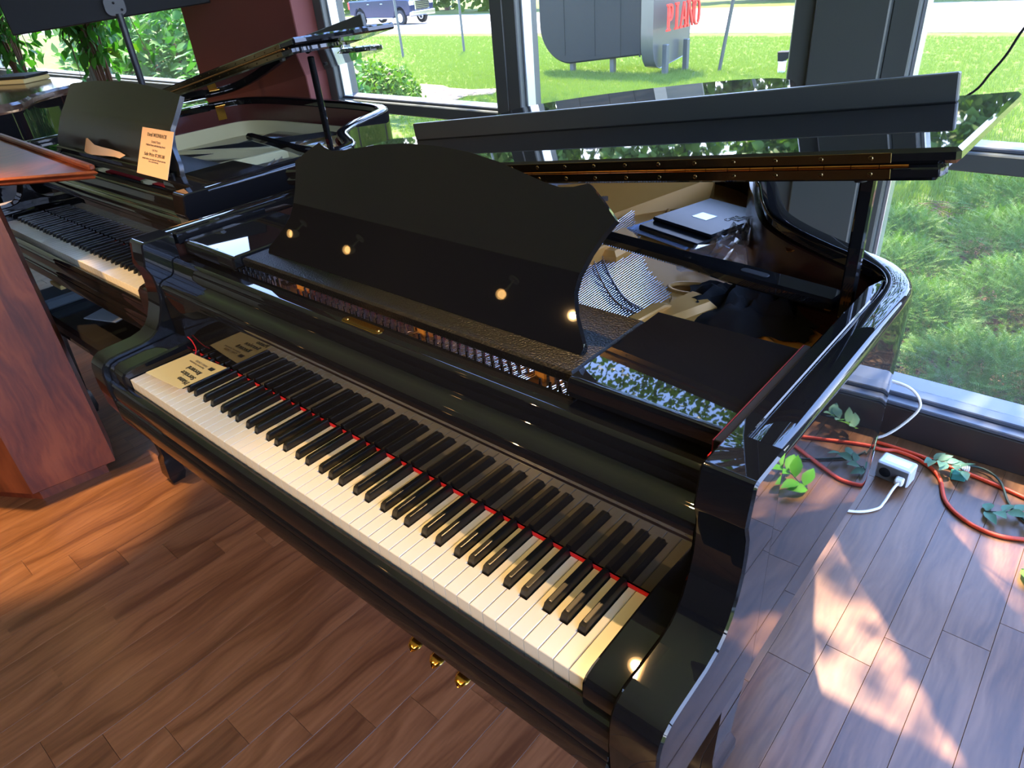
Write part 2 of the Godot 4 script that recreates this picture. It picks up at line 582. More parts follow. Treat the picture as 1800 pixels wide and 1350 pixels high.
func room() -> void:
	# floor: a slab whose joints show between separate planks
	var st := S()
	bx(st, Vector3(X0, -0.2, -1.96), Vector3(X1, -0.006, Z1))
	var fl := struct("floor", st, "plank_joint")
	var pitch := 0.1005
	var long := 0.898
	var pm := S()
	bx(pm, Vector3(-pitch * 0.5 + 0.00035, -0.006, -long * 0.5 + 0.00035), Vector3(pitch * 0.5 - 0.00035, 0.0, long * 0.5 - 0.00035), 0.0006)
	var plank := pm.commit()
	var near := []
	var eye := Vector2(0.75, 0.0)
	for i in range(-58, 34):
		var x := 0.306 + pitch * (i + 0.5)
		if x - pitch * 0.5 < -5.5 or x + pitch * 0.5 > X1:
			continue
		var z0 := 0.178 - 0.102 * i
		z0 -= floorf((z0 + 1.8) / long) * long - 0.0
		for k in range(-1, 8):
			var a := z0 + long * k
			var b := a + long
			if a >= Z1 or b <= -1.79:
				continue
			a = maxf(a, -1.79)
			b = minf(b, Z1)
			near.append([Vector2(x, (a + b) * 0.5).distance_to(eye), x, a, b, i * 7 + k * 5])
	near.sort_custom(func(p, q): return p[0] < q[0])
	var rest := S()
	var kinds := [0, 1, 2, 3, 4, 5]
	for n in near.size():
		var q: Array = near[n]
		var full: bool = absf((q[3] - q[2]) - long) < 0.002
		var c := Vector3(q[1], 0.0, (q[2] + q[3]) * 0.5)
		if n < 295:
			var me: Mesh = plank
			if not full:
				var cut := S()
				var h: float = (q[3] - q[2]) * 0.5
				bx(cut, Vector3(-pitch * 0.5 + 0.00035, -0.006, -h + 0.00035), Vector3(pitch * 0.5 - 0.00035, 0.0, h - 0.00035), 0.0006)
				me = cut.commit()
			put(fl, "plank", me, "plank_%d" % posmod(q[4] + (q[4] / 3), 6), c)
		else:
			bx(rest, Vector3(q[1] - pitch * 0.5 + 0.00035, -0.006, q[2] + 0.00035), Vector3(q[1] + pitch * 0.5 - 0.00035, 0.0, q[3] - 0.00035), 0.0006)
	var far := put(fl, "plank_field", rest, "plank_1")
	far.set_meta("kind", "stuff")
	# ceiling and walls
	st = S()
	bx(st, Vector3(X0 - 0.2, TOP, -1.96), Vector3(X1 + 0.2, TOP + 0.2, 2.5))
	struct("ceiling", st, "ceiling")
	st = S()
	bx(st, Vector3(X0 - 0.2, TOP, 2.5), Vector3(X1 + 0.2, TOP + 0.2, Z1 + 0.2))
	struct("ceiling", st, "ceiling_dark")
	st = S()
	bx(st, Vector3(X0 - 0.2, -0.2, -1.96), Vector3(X0, TOP, Z1 + 0.2))
	struct("wall_left", st, "wall_tan")
	st = S()
	bx(st, Vector3(X1, -0.2, 3.0), Vector3(X1 + 0.2, TOP, Z1 + 0.2))
	bx(st, Vector3(X1, -0.2, -1.96), Vector3(X1 + 0.2, 0.112, 3.0))
	bx(st, Vector3(X1, 3.16, -1.96), Vector3(X1 + 0.2, TOP, 3.0))
	struct("wall_right", st, "wall_tan")
	side_window(7, -1.96, -0.4)  # unseen windows, added so more daylight reaches ceiling and room
	side_window(8, -0.4, 1.3)
	side_window(9, 1.3, 3.0)
	st = S()
	bx(st, Vector3(X0, -0.2, Z1), Vector3(X1, TOP, Z1 + 0.2))
	struct("wall_back", st, "wall_dark")
	# window wall: pillar, column, kick board, sill, frames and panes
	st = S()
	bx(st, Vector3(-2.70, 0.0, -1.99), Vector3(-1.64, TOP, -1.70), 0.004)
	struct("wall_window", st, "wall_maroon")
	st = S()
	bx(st, Vector3(0.735, 0.0, -1.99), Vector3(0.93, TOP, -1.80), 0.004)
	struct("trim_1", st, "frame_black")
	st = S()
	bx(st, Vector3(X0, 0.0, -1.96), Vector3(X1, 0.112, -1.785), 0.003)
	struct("baseboard_window", st, "kick_dark")
	st = S()
	bx(st, Vector3(X0, 0.112, -1.96), Vector3(X1, 0.127, -1.790), 0.003)
	bx(st, Vector3(X0, 0.127, -1.96), Vector3(X1, 0.142, -1.828), 0.003)
	struct("trim_2", st, "frame_grey")
	st = S()
	bx(st, Vector3(X0, 3.16, -1.96), Vector3(X1, TOP, -1.80))
	struct("trim_3", st, "frame_black")
	var n := 0
	for bay in [[X0, -4.62], [-4.62, -2.70], [-1.64, -0.445], [-0.445, 0.735], [0.93, 2.55], [2.55, X1]]:
		n += 1
		window(n, bay[0], bay[1])
	# ceiling spotlights, warm
	spotlight(Vector3(-0.97, 3.12, 0.13), Vector3(-0.96, 0, 0.13), 10.5, 26.0, "warm ceiling spotlight above the red wooden lectern")
	spotlight(Vector3(-1.45, 3.12, 2.8), Vector3(0.2, 0.73, 0.05), 13.0, 4.2, "warm ceiling spotlight aimed at the bass keys of the nearest piano")
	spotlight(Vector3(-2.2, 3.12, 2.8), Vector3(-0.72, 0.73, -0.25), 8.0, 20.0, "warm ceiling spotlight aimed at the keyboard with the price card")
	spotlight(Vector3(-4.3, 3.12, 2.8), Vector3(-3.3, 0.9, 0.4), 20.0, 6.0, "warm ceiling spotlight aimed at the closed brown piano")
	spotlight(Vector3(-5.3, 3.12, 2.8), Vector3(-5.0, 0.9, 0.6), 20.0, 6.0, "warm ceiling spotlight in the farthest corner of the row")
	spotlight(Vector3(0.5, 3.12, 3.1), Vector3(-0.1, 0.0, 0.7), 30.0, 9.0, "added unseen warm spotlight that fills the open floor boards")  # added fill lamp behind the camera, warms the near floor
	spotlight(Vector3(0.45, 3.12, -1.15), Vector3(0.98, 0.73, 0.06), 14.0, 5.5, "warm ceiling spotlight above the propped lid")

func window(n: int, a: float, b: float) -> void:
	var w := Node3D.new()
	w.name = "window_%d" % n
	w.set_meta("kind", "structure")
	add_child(w)
	var wide := 0.033
	for x in [a + wide, b - wide]:
		var st := S()
		bx(st, Vector3(x - wide, 0.142, -1.95), Vector3(x + wide, 3.16, ZW), 0.004)
		put(w, "mullion", st, "frame_black")
		st = S()
		var s := 1.0 if x < (a + b) * 0.5 else -1.0
		bx(st, Vector3(minf(x + s * wide, x + s * (wide + 0.012)), 0.142, -1.90), Vector3(maxf(x + s * wide, x + s * (wide + 0.012)), 3.16, -1.85), 0.002)
		put(w, "glazing_bead", st, "frame_silver")
	var st := S()
	bx(st, Vector3(a + wide * 2, 0.868, -1.95), Vector3(b - wide * 2, 0.918, ZW), 0.004)
	put(w, "rail", st, "frame_black")
	st = S()
	bx(st, Vector3(a + wide * 2, 0.918, -1.93), Vector3(b - wide * 2, 0.93, -1.845), 0.003)
	put(w, "rail_ledge", st, "frame_grey")
	for y in [[0.142, 0.868], [0.93, 3.16]]:
		st = S()
		bx(st, Vector3(a + wide * 2, y[0], -1.878), Vector3(b - wide * 2, y[1], -1.872))
		put(w, "pane", st, "glass")

func side_window(n: int, a: float, b: float) -> void:  # added bay of the right wall, out of view, lets in extra daylight
	var w := Node3D.new()
	w.name = "window_%d" % n
	w.set_meta("kind", "structure")
	add_child(w)
	for z in [a + 0.033, b - 0.033]:
		var st := S()
		bx(st, Vector3(X1 + 0.02, 0.112, z - 0.033), Vector3(X1 + 0.15, 3.16, z + 0.033), 0.004)
		put(w, "mullion", st, "frame_black")
	var st := S()
	bx(st, Vector3(X1 + 0.02, 0.868, a + 0.066), Vector3(X1 + 0.15, 0.925, b - 0.066), 0.004)
	put(w, "rail", st, "frame_black")
	for y in [[0.112, 0.868], [0.925, 3.16]]:
		st = S()
		bx(st, Vector3(X1 + 0.08, y[0], a + 0.066), Vector3(X1 + 0.086, y[1], b - 0.066))
		put(w, "pane", st, "glass")

func spotlight(at: Vector3, aim: Vector3, cone: float, energy: float, label: String) -> void:
	var t := thing("ceiling_spotlight", label, "spotlight", at, 0.0, "warm spotlights on the ceiling")
	var d := (aim - at).normalized()
	var z := -d
	var x := Vector3.UP.cross(z).normalized()
	var b := Basis(x, z.cross(x), z)
	var st := S()
	lathe(st, [[0.0, 0.0], [0.05, 0.0], [0.05, 0.012], [0.0, 0.012]], Vector3(0, 0.168, 0))
	put(t, "mount", st, "lamp_white")
	st = S()
	tube(st, PackedVector3Array([Vector3(0, 0.17, 0), Vector3(0, 0.03, 0)]), 0.009)
	put(t, "stem", st, "lamp_white")
	st = S()
	lathe(st, [[0.0, 0.06], [0.035, 0.055], [0.045, 0.02], [0.05, -0.05], [0.046, -0.05], [0.04, 0.015], [0.0, 0.02]], Vector3.ZERO, 20, 0.6, 2)
	put(t, "can", st, "lamp_white", Vector3.ZERO, b)
	st = S()
	lathe(st, [[0.0, -0.036], [0.026, -0.034], [0.036, -0.026], [0.036, -0.022], [0.0, -0.022]], Vector3.ZERO, 20, 0.6, 2)
	put(t, "bulb", st, "bulb", Vector3.ZERO, b)
	var l := SpotLight3D.new()
	l.name = "beam"
	t.add_child(l)
	l.basis = b
	l.position = d * 0.055
	l.spot_angle = cone
	l.spot_angle_attenuation = 0.55
	l.spot_range = 12.0
	l.spot_attenuation = 2.0
	l.light_size = 0.02
	l.light_energy = energy * LAMP
	l.light_color = Color(1.0, 0.80, 0.54)
	l.shadow_enabled = true

# ---------------------------------------------------------------- outside the windows
func ground(x: float, z: float) -> float:
	return -0.2 + 0.05 * (z + 1.9)

func gp(x: float, z: float, up := 0.0) -> Vector3:
	return Vector3(x, ground(x, z) + up, z)

func strip(st: SurfaceTool, x0: float, x1: float, z0: float, z1: float, up: float, thick := 0.3) -> void:
	# a slab that lies on the slope, z0 nearest
	var p := [gp(x0, z0, up), gp(x1, z0, up), gp(x1, z1, up), gp(x0, z1, up)]
	var d := Vector3(0, -thick, 0)
	var mid: Vector3 = (p[0] + p[2]) * 0.5 + d * 0.5
	out_poly(st, [p[0], p[1], p[2], p[3]], mid)
	out_poly(st, [p[0] + d, p[1] + d, p[2] + d, p[3] + d], mid)
	for i in 4:
		var j := (i + 1) % 4
		out_poly(st, [p[i], p[j], p[j] + d, p[i] + d], mid)

func blob_poly(cx: float, cz: float, rx: float, rz: float, n: int, rough: float) -> Array:
	var r := []
	for k in n:
		var a := TAU * k / n
		var f := 1.0 + rng.randf_range(-rough, rough)
		r.append(Vector2(cx + cos(a) * rx * f, cz + sin(a) * rz * f))
	return r

func patch(called: String, pts: Array, up: float, material: String, label: String, category: String) -> MeshInstance3D:
	var poly := PackedVector2Array(pts)
	var top := PackedVector3Array()
	var low := PackedVector3Array()
	for p in poly:
		top.append(gp(p.x, p.y, up))
		low.append(gp(p.x, p.y, -0.05))
	var st := S()
	cap(st, poly, top, Vector3(0, 1, -0.05).normalized())
	cap(st, poly, low, Vector3.DOWN)
	grid(st, [low, top], false, true, false, 0.3)
	var o := put(self, called, st, material)
	tag(o, label, category)
	return o

func leaf_mesh(l: float, w: float, fold := 0.25, droop := 0.15) -> Mesh:
	# a pointed leaf along +z with its stalk at the origin
	var st := S()
	var left := PackedVector3Array()
	var mid := PackedVector3Array()
	var right := PackedVector3Array()
	for k in 5:
		var t := k / 4.0
		var ww: float = [0.02, 0.8, 1.0, 0.62, 0.0][k] * w * 0.5
		var y := -droop * l * t * t
		mid.append(Vector3(0, y, l * t))
		left.append(Vector3(-ww, y + ww * fold, l * t))
		right.append(Vector3(ww, y + ww * fold, l * t))
	grid(st, [left, mid, right], false, false, false, 0.2)
	return st.commit()

func spray_mesh(n: int, l: float, w: float, spread: float) -> Mesh:
	# a little fan of narrow leaves
	var st := S()
	for k in n:
		var a := TAU * k / n + rng.randf_range(-0.4, 0.4)
		var b := rng.randf_range(0.25, spread)
		var d := Vector3(cos(a) * sin(b), cos(b), sin(a) * sin(b))
		var s := d.cross(Vector3(sin(a * 1.7), 0.2, cos(a * 1.7))).normalized() * w * 0.5
		var e := d * l * rng.randf_range(0.6, 1.0)
		tri(st, -s * 0.5, s * 0.5, e * 0.55 + s)
		tri(st, -s * 0.5, e * 0.55 + s, e * 0.55 - s)
		tri(st, e * 0.55 - s, e * 0.55 + s, e)
	return st.commit()

func feather_mesh(l: float, arms: int) -> Mesh:
	# a juniper spray: side shoots set with short needles
	var st := S()
	for m in arms:
		var a := TAU * m / arms + rng.randf_range(-0.5, 0.5)
		var d := Vector3(cos(a) * 0.75, 0.66, sin(a) * 0.75).normalized()
		var side := d.cross(Vector3.UP).normalized()
		var up := side.cross(d)
		for k in 9:
			var o := d * l * (0.15 + 0.85 * k / 8.0)
			var n := 0.024 * (1.0 - 0.55 * k / 8.0)
			for s in [-1.0, 1.0]:
				var e: Vector3 = o + (side * s * 0.8 + d * 0.75 + up * rng.randf_range(-0.3, 0.5)).normalized() * n
				tri(st, o - d * 0.0022, o + d * 0.0022, e)
		tri(st, -side * 0.0015, side * 0.0015, d * l * 1.12)
	return st.commit()

func any_basis(s := 1.0) -> Basis:
	return Basis(Vector3(rng.randf_range(-1, 1), rng.randf_range(-1, 1), rng.randf_range(-1, 1)).normalized(), rng.randf_range(0, TAU)).scaled(Vector3(s, s, s))

func tree(at: Vector3, crown: Vector3, r: Vector3, leaves: int, size: float, label: String) -> void:
	var t := thing("tree", label, "tree", at, 0.0, "trees that shade the lawn")
	var c := crown - at
	var st := S()
	tube(st, smooth3([Vector3(0, -0.2, 0), Vector3(0.03, c.y * 0.3, 0.02), Vector3(c.x * 0.5, c.y * 0.65, c.z * 0.5), c], 4), 0.17, 10, 0.05)
	put(t, "trunk", st, "bark")
	var xf := []
	var leaf := leaf_mesh(size, size * 0.62, 0.2, 0.2)
	for k in 26:
		# boughs that carry clumps of leaves
		var d := Vector3(rng.randfn(0, 1), rng.randfn(0.1, 0.8), rng.randfn(0, 1)).normalized()
		var tip := c + d * r * rng.randf_range(0.55, 0.95)
		st = S()
		tube(st, smooth3([c * 0.72, (c * 0.8 + tip) * 0.5 + Vector3(0, 0.1, 0), tip], 3), 0.035, 5, 0.008)
		put(t, "bough", st, "bark")
		for i in leaves / 26:
			var q := tip + Vector3(rng.randfn(0, 0.34), rng.randfn(0, 0.26), rng.randfn(0, 0.34)) * r * 0.62
			xf.append(Transform3D(any_basis(rng.randf_range(0.7, 1.25)), q))
	copies(t, "foliage", leaf, "leaf_tree", xf)

func outside() -> void:
	var st := S()
	strip(st, -150, 90, -2.0, -24.0, 0.0)
	strip(st, -150, 90, -46.0, -130.0, 0.0)
	bx(st, Vector3(X1 + 0.25, -0.6, -2.0), Vector3(60, -0.2, 40))
	struct("ground", st, "lawn")
	st = S()
	strip(st, -150, 90, -24.0, -46.0, 0.01)
	struct("road", st, "road")
	for q in [[-25.3, "thin dark road line closest to the gravel shoulder"], [-26.1, "thin dark road line beside the one along the shoulder"], [-34.5, "thin dark line along the middle of the pale road"]]:
		st = S()
		strip(st, -150, 90, q[0], q[0] - 0.16, 0.014, 0.01)
		var j := put(self, "road_joint", st, "road_joint")
		tag(j, q[1], "road line", "lines along the road")
	st = S()
	strip(st, -150, 90, -23.6, -24.02, 0.012)
	var sh := put(self, "road_shoulder", st, "gravel")
	tag(sh, "pale gravel strip between the lawn and the road", "road shoulder")
	# planting bed under the windows
	patch("planting_bed", [Vector2(-0.6, -2.02), Vector2(2.5, -2.02), Vector2(2.5, -6.3), Vector2(1.8, -6.2), Vector2(0.9, -5.2), Vector2(0.2, -4.1), Vector2(-0.3, -3.0)], 0.012, "mulch", "brown bark mulch bed just outside the window", "planting bed")
	patch("mulch_patch", bare, 0.03, "mulch_dry", "bare brown mulch patch beside the round yellow-green bush", "mulch")
	junipers()
	lawn_grass()
	bush()
	signboard()
	posts()
	pickup()
	far_trees()
	shade_shrubs()
	tree(gp(2.9, -4.2), Vector3(-0.8, 5.4, -3.8), Vector3(2.0, 1.5, 1.5), 2500, 0.088, "leafy tree beside the planting bed outside the window")
	tree(gp(-1.05, -8.3), Vector3(-1.3, 5.2, -8.2), Vector3(3.2, 2.0, 2.4), 6500, 0.11, "leafy tree standing on the lawn behind the wide window column")
	tree(gp(-9.8, -6.2), Vector3(-7.6, 5.4, -8.4), Vector3(3.2, 2.0, 2.6), 3000, 0.15, "leafy tree standing on the lawn behind the maroon pillar")

var bare := [Vector2(-7.72, -7.41), Vector2(-8.3, -7.9), Vector2(-9.18, -8.77), Vector2(-9.55, -9.52), Vector2(-8.9, -9.5), Vector2(-8.5, -9.27), Vector2(-7.89, -9.24), Vector2(-7.48, -9.56), Vector2(-7.08, -8.93), Vector2(-7.34, -8.53), Vector2(-7.13, -7.92), Vector2(-7.31, -7.58)]

func junipers() -> void:
	var spray := feather_mesh(0.075, 3)
	var spray_b := feather_mesh(0.095, 4)
	var twigs := S()
	for k in 5:
		var a := rng.randf_range(0, TAU)
		tube(twigs, PackedVector3Array([Vector3.ZERO, Vector3(cos(a) * 0.07, 0.03, sin(a) * 0.07), Vector3(cos(a) * 0.15, 0.02, sin(a) * 0.13)]), 0.003, 4)
	var twig := twigs.commit()
	var spots := [[1.32, -2.45, 0.42, 0.30], [1.75, -2.9, 0.5, 0.34], [0.95, -2.95, 0.42, 0.26], [1.32, -3.35, 0.48, 0.32], [1.9, -3.8, 0.55, 0.36], [0.72, -3.55, 0.45, 0.26], [1.18, -4.2, 0.55, 0.34], [0.55, -4.3, 0.4, 0.22], [1.75, -4.85, 0.6, 0.36], [1.05, -5.2, 0.6, 0.32], [0.3, -2.7, 0.4, 0.2], [2.15, -2.5, 0.4, 0.28], [1.5, -5.9, 0.55, 0.28], [2.2, -3.4, 0.45, 0.3]]
	var says := ["low juniper shrub closest to the window sill", "spreading juniper shrub beside bare mulch", "small juniper shrub against the window", "feathery juniper shrub in the middle of the bed", "wide juniper shrub in the mulch bed", "low juniper mat at the edge of the bed", "bright-tipped juniper shrub in the bed", "small juniper tuft beside the lawn", "broad juniper shrub towards the lawn", "juniper shrub bordering the grass", "flat juniper mat under the window column", "juniper shrub at the window's end", "farthest juniper shrub of the bed", "juniper shrub deep in the bed"]
	for s in spots.size():
		var q: Array = spots[s]
		var t := thing("juniper_shrub", says[s], "shrub", gp(q[0], q[1]), 0.0, "low junipers in the mulch bed")
		var xf := []
		var xb := []
		var tw := []
		for k in int(1150 * q[2]):
			var a := rng.randf_range(0, TAU)
			var rr := sqrt(rng.randf()) * float(q[2]) * 0.66
			var h: float = q[3] * (1.0 - pow(rr / q[2], 2.0)) * rng.randf_range(0.45, 1.0) + 0.02
			var lean := Vector3(cos(a) * rr, 0.18, sin(a) * rr).normalized()
			var b := Basis(Vector3.UP.cross(lean).normalized(), Vector3.UP.angle_to(lean) * 0.6) * Basis(Vector3.UP, rng.randf_range(0, TAU))
			(xf if k % 3 else xb).append(Transform3D(b.scaled(Vector3.ONE * rng.randf_range(0.6, 1.15)), Vector3(cos(a) * rr, h, sin(a) * rr)))
			if k % 16 == 0:
				tw.append(Transform3D(Basis(Vector3.UP, a), Vector3(cos(a) * rr * 1.5, 0.02, sin(a) * rr * 1.5)))
		copies(t, "fine_sprays", spray, "leaf_juniper", xf)
		copies(t, "long_sprays", spray_b, "leaf_juniper", xb)
		copies(t, "twigs", twig, "twig", tw)

func lawn_grass() -> void:
	var tuft := S()
	for k in 7:
		var a := TAU * k / 7.0
		var d := Vector3(cos(a) * 0.35, 1.0, sin(a) * 0.35).normalized()
		var s := Vector3(-sin(a), 0, cos(a)) * 0.004
		var e := d * rng.randf_range(0.05, 0.085)
		var o := Vector3(cos(a) * 0.02, 0, sin(a) * 0.02)
		tri(tuft, o - s, o + s, o + e)
	var mesh := tuft.commit()
	var xf := []
	var hole := PackedVector2Array(bare)
	for k in 110000:
		var z := -3.0 - pow(rng.randf(), 1.35) * 19.0
		var x := rng.randf_range(-2.5, 1.8) + (z + 3.0) * rng.randf_range(-0.15, 1.35)
		if z > -6.3 and x > 0.2 + (-4.1 - z) * 0.55 and x > -0.3:
			continue
		if Geometry2D.is_point_in_polygon(Vector2(x, z), hole):
			continue
		xf.append(Transform3D(Basis(Vector3.UP, rng.randf_range(0, TAU)).scaled(Vector3.ONE * rng.randf_range(0.6, 1.1)), gp(x, z)))
	var o := copies(self, "lawn_grass", mesh, "blade", xf)
	tag(o, "short green grass blades growing over the lawn", "grass")

func bush() -> void:
	var t := thing("round_bush", "bright yellow-green rounded bush beside the mulch patch", "bush", gp(-8.35, -7.3))
	var st := S()
	for k in 6:
		var a := k * 1.05
		tube(st, PackedVector3Array([Vector3(0, -0.1, 0), Vector3(cos(a) * 0.3, 0.3, sin(a) * 0.3), Vector3(cos(a) * 0.6, 0.5, sin(a) * 0.6)]), 0.02, 5)
	put(t, "stems", st, "bark")
	var leaf := leaf_mesh(0.09, 0.05)
	var xf := []
	for k in 4200:
		var d := Vector3(rng.randfn(0, 1), absf(rng.randfn(0, 1)), rng.randfn(0, 1)).normalized()
		xf.append(Transform3D(any_basis(rng.randf_range(0.7, 1.2)), d * Vector3(0.98, 0.66, 0.85) * rng.randf_range(0.72, 1.0) * (1.0 + 0.1 * sin(d.x * 9.0) * cos(d.z * 8.0))))
	copies(t, "foliage", leaf, "leaf_bush", xf)

func signboard() -> void:
	var t := thing("piano_store_sign", "grey roadside sign with rounded end and a silver panel lettered in red", "sign", gp(-7.2, -12.4))
	var o := -t.position
	var poly := PackedVector2Array()
	for k in 13:
		var a := PI * 0.5 + PI * 0.5 * k / 12.0
		poly.append(Vector2(-8.0 + cos(a) * 0.75, 1.6 + sin(a) * 0.75))
	for k in 13:
		var a := PI + PI * 0.5 * k / 12.0
		poly.append(Vector2(-8.0 + cos(a) * 0.75, 0.16 + sin(a) * 0.72))
	poly.append(Vector2(-5.98, -0.34))
	poly.append(Vector2(-5.98, 2.35))
	var st := S()
	prism(st, poly, o + Vector3(0, 0, -12.62), Vector3.RIGHT, Vector3.UP, 0.3, 0.03)
	put(t, "panel", st, "sign_grey")
	for x in [-8.1, -7.35, -6.75, -6.3]:
		st = S()
		bx(st, o + Vector3(x - 0.012, -0.4, -12.33), o + Vector3(x + 0.012, 2.3, -12.312))
		put(t, "batten", st, "sign_grey")
	# silver panel that faces along the road
	poly = PackedVector2Array()
	for q in [[13.62, -0.5], [13.62, 2.4], [12.2, 2.4], [12.2, 0.0], [12.21, -0.25], [12.27, -0.45], [12.36, -0.57], [12.5, -0.62]]:
		poly.append(Vector2(q[0], q[1]))
	st = S()
	prism(st, poly, o + Vector3(-5.96, 0, 0), Vector3(0, 0, -1), Vector3.UP, -0.24, 0.01)
	put(t, "lettered_panel", st, "sign_silver")
	for k in 5:
		letters(t, "letter", "PIANO"[k], "sign_red", 0.62, o + Vector3(-5.71, 0.255, -12.38 - 0.255 * k), Basis(Vector3.UP, PI / 2).scaled_local(Vector3(0.62, 1, 1)), 0.03, true, true)
	for p in [[-7.0, -12.45], [-5.84, -12.5], [-5.84, -13.3], [-8.0, -12.45]]:
		st = S()
		bx(st, o + gp(p[0] - 0.05, p[1], -0.1) + Vector3(0, 0, -0.05), o + Vector3(p[0] + 0.05, -0.2, p[1] + 0.05), 0.01)
		put(t, "post", st, "frame_black")

func posts() -> void:
	var st := S()
	for q in [[Vector3(-15.36, -0.9, -14.2), Vector3(-15.41, 0.9, -14.2), "thin dark stake on the lawn in front of the pickup truck"], [Vector3(-14.75, -0.95, -16.1), Vector3(-14.78, 2.4, -16.1), "thin dark pole on the lawn beside the road"], [Vector3(-5.12, -0.85, -13.3), Vector3(-4.72, 1.9, -13.3), "slanting dark pole beside the sign's silver panel"]]:
		st = S()
		tube(st, PackedVector3Array([q[0], q[1]]), 0.035, 8)
		st.index()
		var o := put(self, "stake", st, "frame_black")
		tag(o, q[2], "pole")
	var f := thing("floodlight", "small black floodlight on a white post in the grass", "floodlight", gp(-3.92, -13.4))
	st = S()
	lathe(st, [[0.0, -0.05], [0.07, -0.05], [0.07, 0.17], [0.08, 0.18], [0.08, 0.2], [0.0, 0.2]], Vector3.ZERO, 14)
	put(f, "post", st, "lamp_white")
	st = S()
	prism(st, PackedVector2Array([Vector2(-0.06, 0.2), Vector2(0.03, 0.2), Vector2(0.21, 0.31), Vector2(0.14, 0.37), Vector2(-0.08, 0.36)]), Vector3(0, 0, -0.09), Vector3.RIGHT, Vector3.UP, 0.18, 0.012)
	put(f, "head", st, "stand_black")
	f = thing("ground_lamp", "small white post lamp in the grass behind the sign", "lamp", gp(-6.45, -13.6))
	st = S()
	lathe(st, [[0.0, -0.05], [0.05, -0.05], [0.05, 0.2], [0.0, 0.2]], Vector3.ZERO, 12)
	put(f, "post", st, "lamp_white")
	st = S()
	prism(st, PackedVector2Array([Vector2(-0.05, 0.2), Vector2(0.05, 0.2), Vector2(0.12, 0.3), Vector2(-0.05, 0.32)]), Vector3(0, 0, -0.06), Vector3.RIGHT, Vector3.UP, 0.12, 0.01)
	put(f, "head", st, "stand_black")

func pickup() -> void:
	# a pickup truck driving towards +x
	var t := thing("pickup_truck", "dark blue pickup truck with chrome grille on the road", "truck", gp(-37.0, -32.4, 0.01))
	var st := S()
	var side := PackedVector2Array()
	for q in [[-2.9, 0.62], [-2.55, 0.58]]:
		side.append(Vector2(q[0], q[1]))
	for c in [-1.9, 1.95]:
		for k in 9:
			var a := PI - PI * k / 8.0
			side.append(Vector2(c + cos(a) * 0.5, 0.5 + sin(a) * 0.5))
		if c < 0:
			side.append(Vector2(-1.3, 0.42))
			side.append(Vector2(1.35, 0.42))
	for q in [[2.6, 0.5], [2.95, 0.6], [2.98, 1.1], [2.92, 1.32], [2.75, 1.4], [1.35, 1.46], [-2.85, 1.42], [-2.95, 1.35]]:
		side.append(Vector2(q[0], q[1]))
	prism(st, side, Vector3(0, 0, -0.98), Vector3.RIGHT, Vector3.UP, 1.96, 0.06)
	put(t, "body", st, "truck_blue")
	st = S()
	var cab := PackedVector2Array([Vector2(1.45, 1.42), Vector2(0.75, 1.93), Vector2(-1.05, 1.95), Vector2(-1.25, 1.42)])
	prism(st, cab, Vector3(0, 0, -0.86), Vector3.RIGHT, Vector3.UP, 1.72, 0.1)
	put(t, "cab", st, "truck_blue")
	for s in [-1.0, 1.0]:
		for w in [[[1.2, 1.45], [0.7, 1.86], [0.25, 1.88], [0.25, 1.45]], [[0.15, 1.45], [0.15, 1.88], [-0.95, 1.89], [-1.1, 1.45]]]:
			var poly := PackedVector2Array()
			for q in w:
				poly.append(Vector2(q[0], q[1]))
			st = S()
			prism(st, poly, Vector3(0, 0, 0.855 if s > 0 else -0.875), Vector3.RIGHT, Vector3.UP, 0.02)
			put(t, "side_window", st, "glass_dark")
		for q in [[1.18, "front_handle"], [-0.1, "rear_handle"]]:
			st = S()
			bx(st, Vector3(q[0] - 0.92, 1.18, s * 0.985 - 0.02), Vector3(q[0] - 0.7, 1.22, s * 0.985 + 0.02), 0.01)
			put(t, "door_handle", st, "chrome")
		st = S()
		bx(st, Vector3(2.62, 1.05, minf(s * 0.62, s * 0.97)), Vector3(2.99, 1.3, maxf(s * 0.62, s * 0.97)), 0.04)
		put(t, "headlight", st, "print_white")
		st = S()
		bx(st, Vector3(-2.99, 0.95, minf(s * 0.8, s * 0.99)), Vector3(-2.8, 1.36, maxf(s * 0.8, s * 0.99)), 0.03)
		put(t, "tail_light", st, "tail_red")
		st = S()
		bx(st, Vector3(-1.25, 0.38, minf(s * 0.9, s * 1.03)), Vector3(1.3, 0.45, maxf(s * 0.9, s * 1.03)), 0.02)
		put(t, "side_step", st, "chrome")
		for x in [-1.9, 1.95]:
			st = S()
			lathe(st, [[0.24, -0.13], [0.38, -0.13], [0.42, -0.09], [0.42, 0.09], [0.38, 0.13], [0.24, 0.13]], Vector3(x, 0.42, s * 0.86), 24, 0.6, 2)
			var wh := put(t, "wheel", st, "tyre")
			st = S()
			lathe(st, [[0.0, -0.11], [0.24, -0.12], [0.25, 0.12], [0.2, 0.1], [0.08, 0.13], [0.0, 0.13]], Vector3(x, 0.42, s * 0.86), 20, 0.6, 2)
			put(wh, "rim", st, "chrome")
	st = S()
	bx(st, Vector3(2.9, 0.8, -0.6), Vector3(3.02, 1.34, 0.6), 0.04)
	var gr := put(t, "grille", st, "chrome")
	for k in 5:
		st = S()
		bx(st, Vector3(3.0, 0.84 + k * 0.095, -0.54), Vector3(3.035, 0.89 + k * 0.095, 0.54), 0.01)
		put(gr, "grille_slot", st, "stand_black")
	st = S()
	bx(st, Vector3(2.8, 0.48, -0.98), Vector3(3.1, 0.76, 0.98), 0.05)
	put(t, "bumper", st, "chrome")

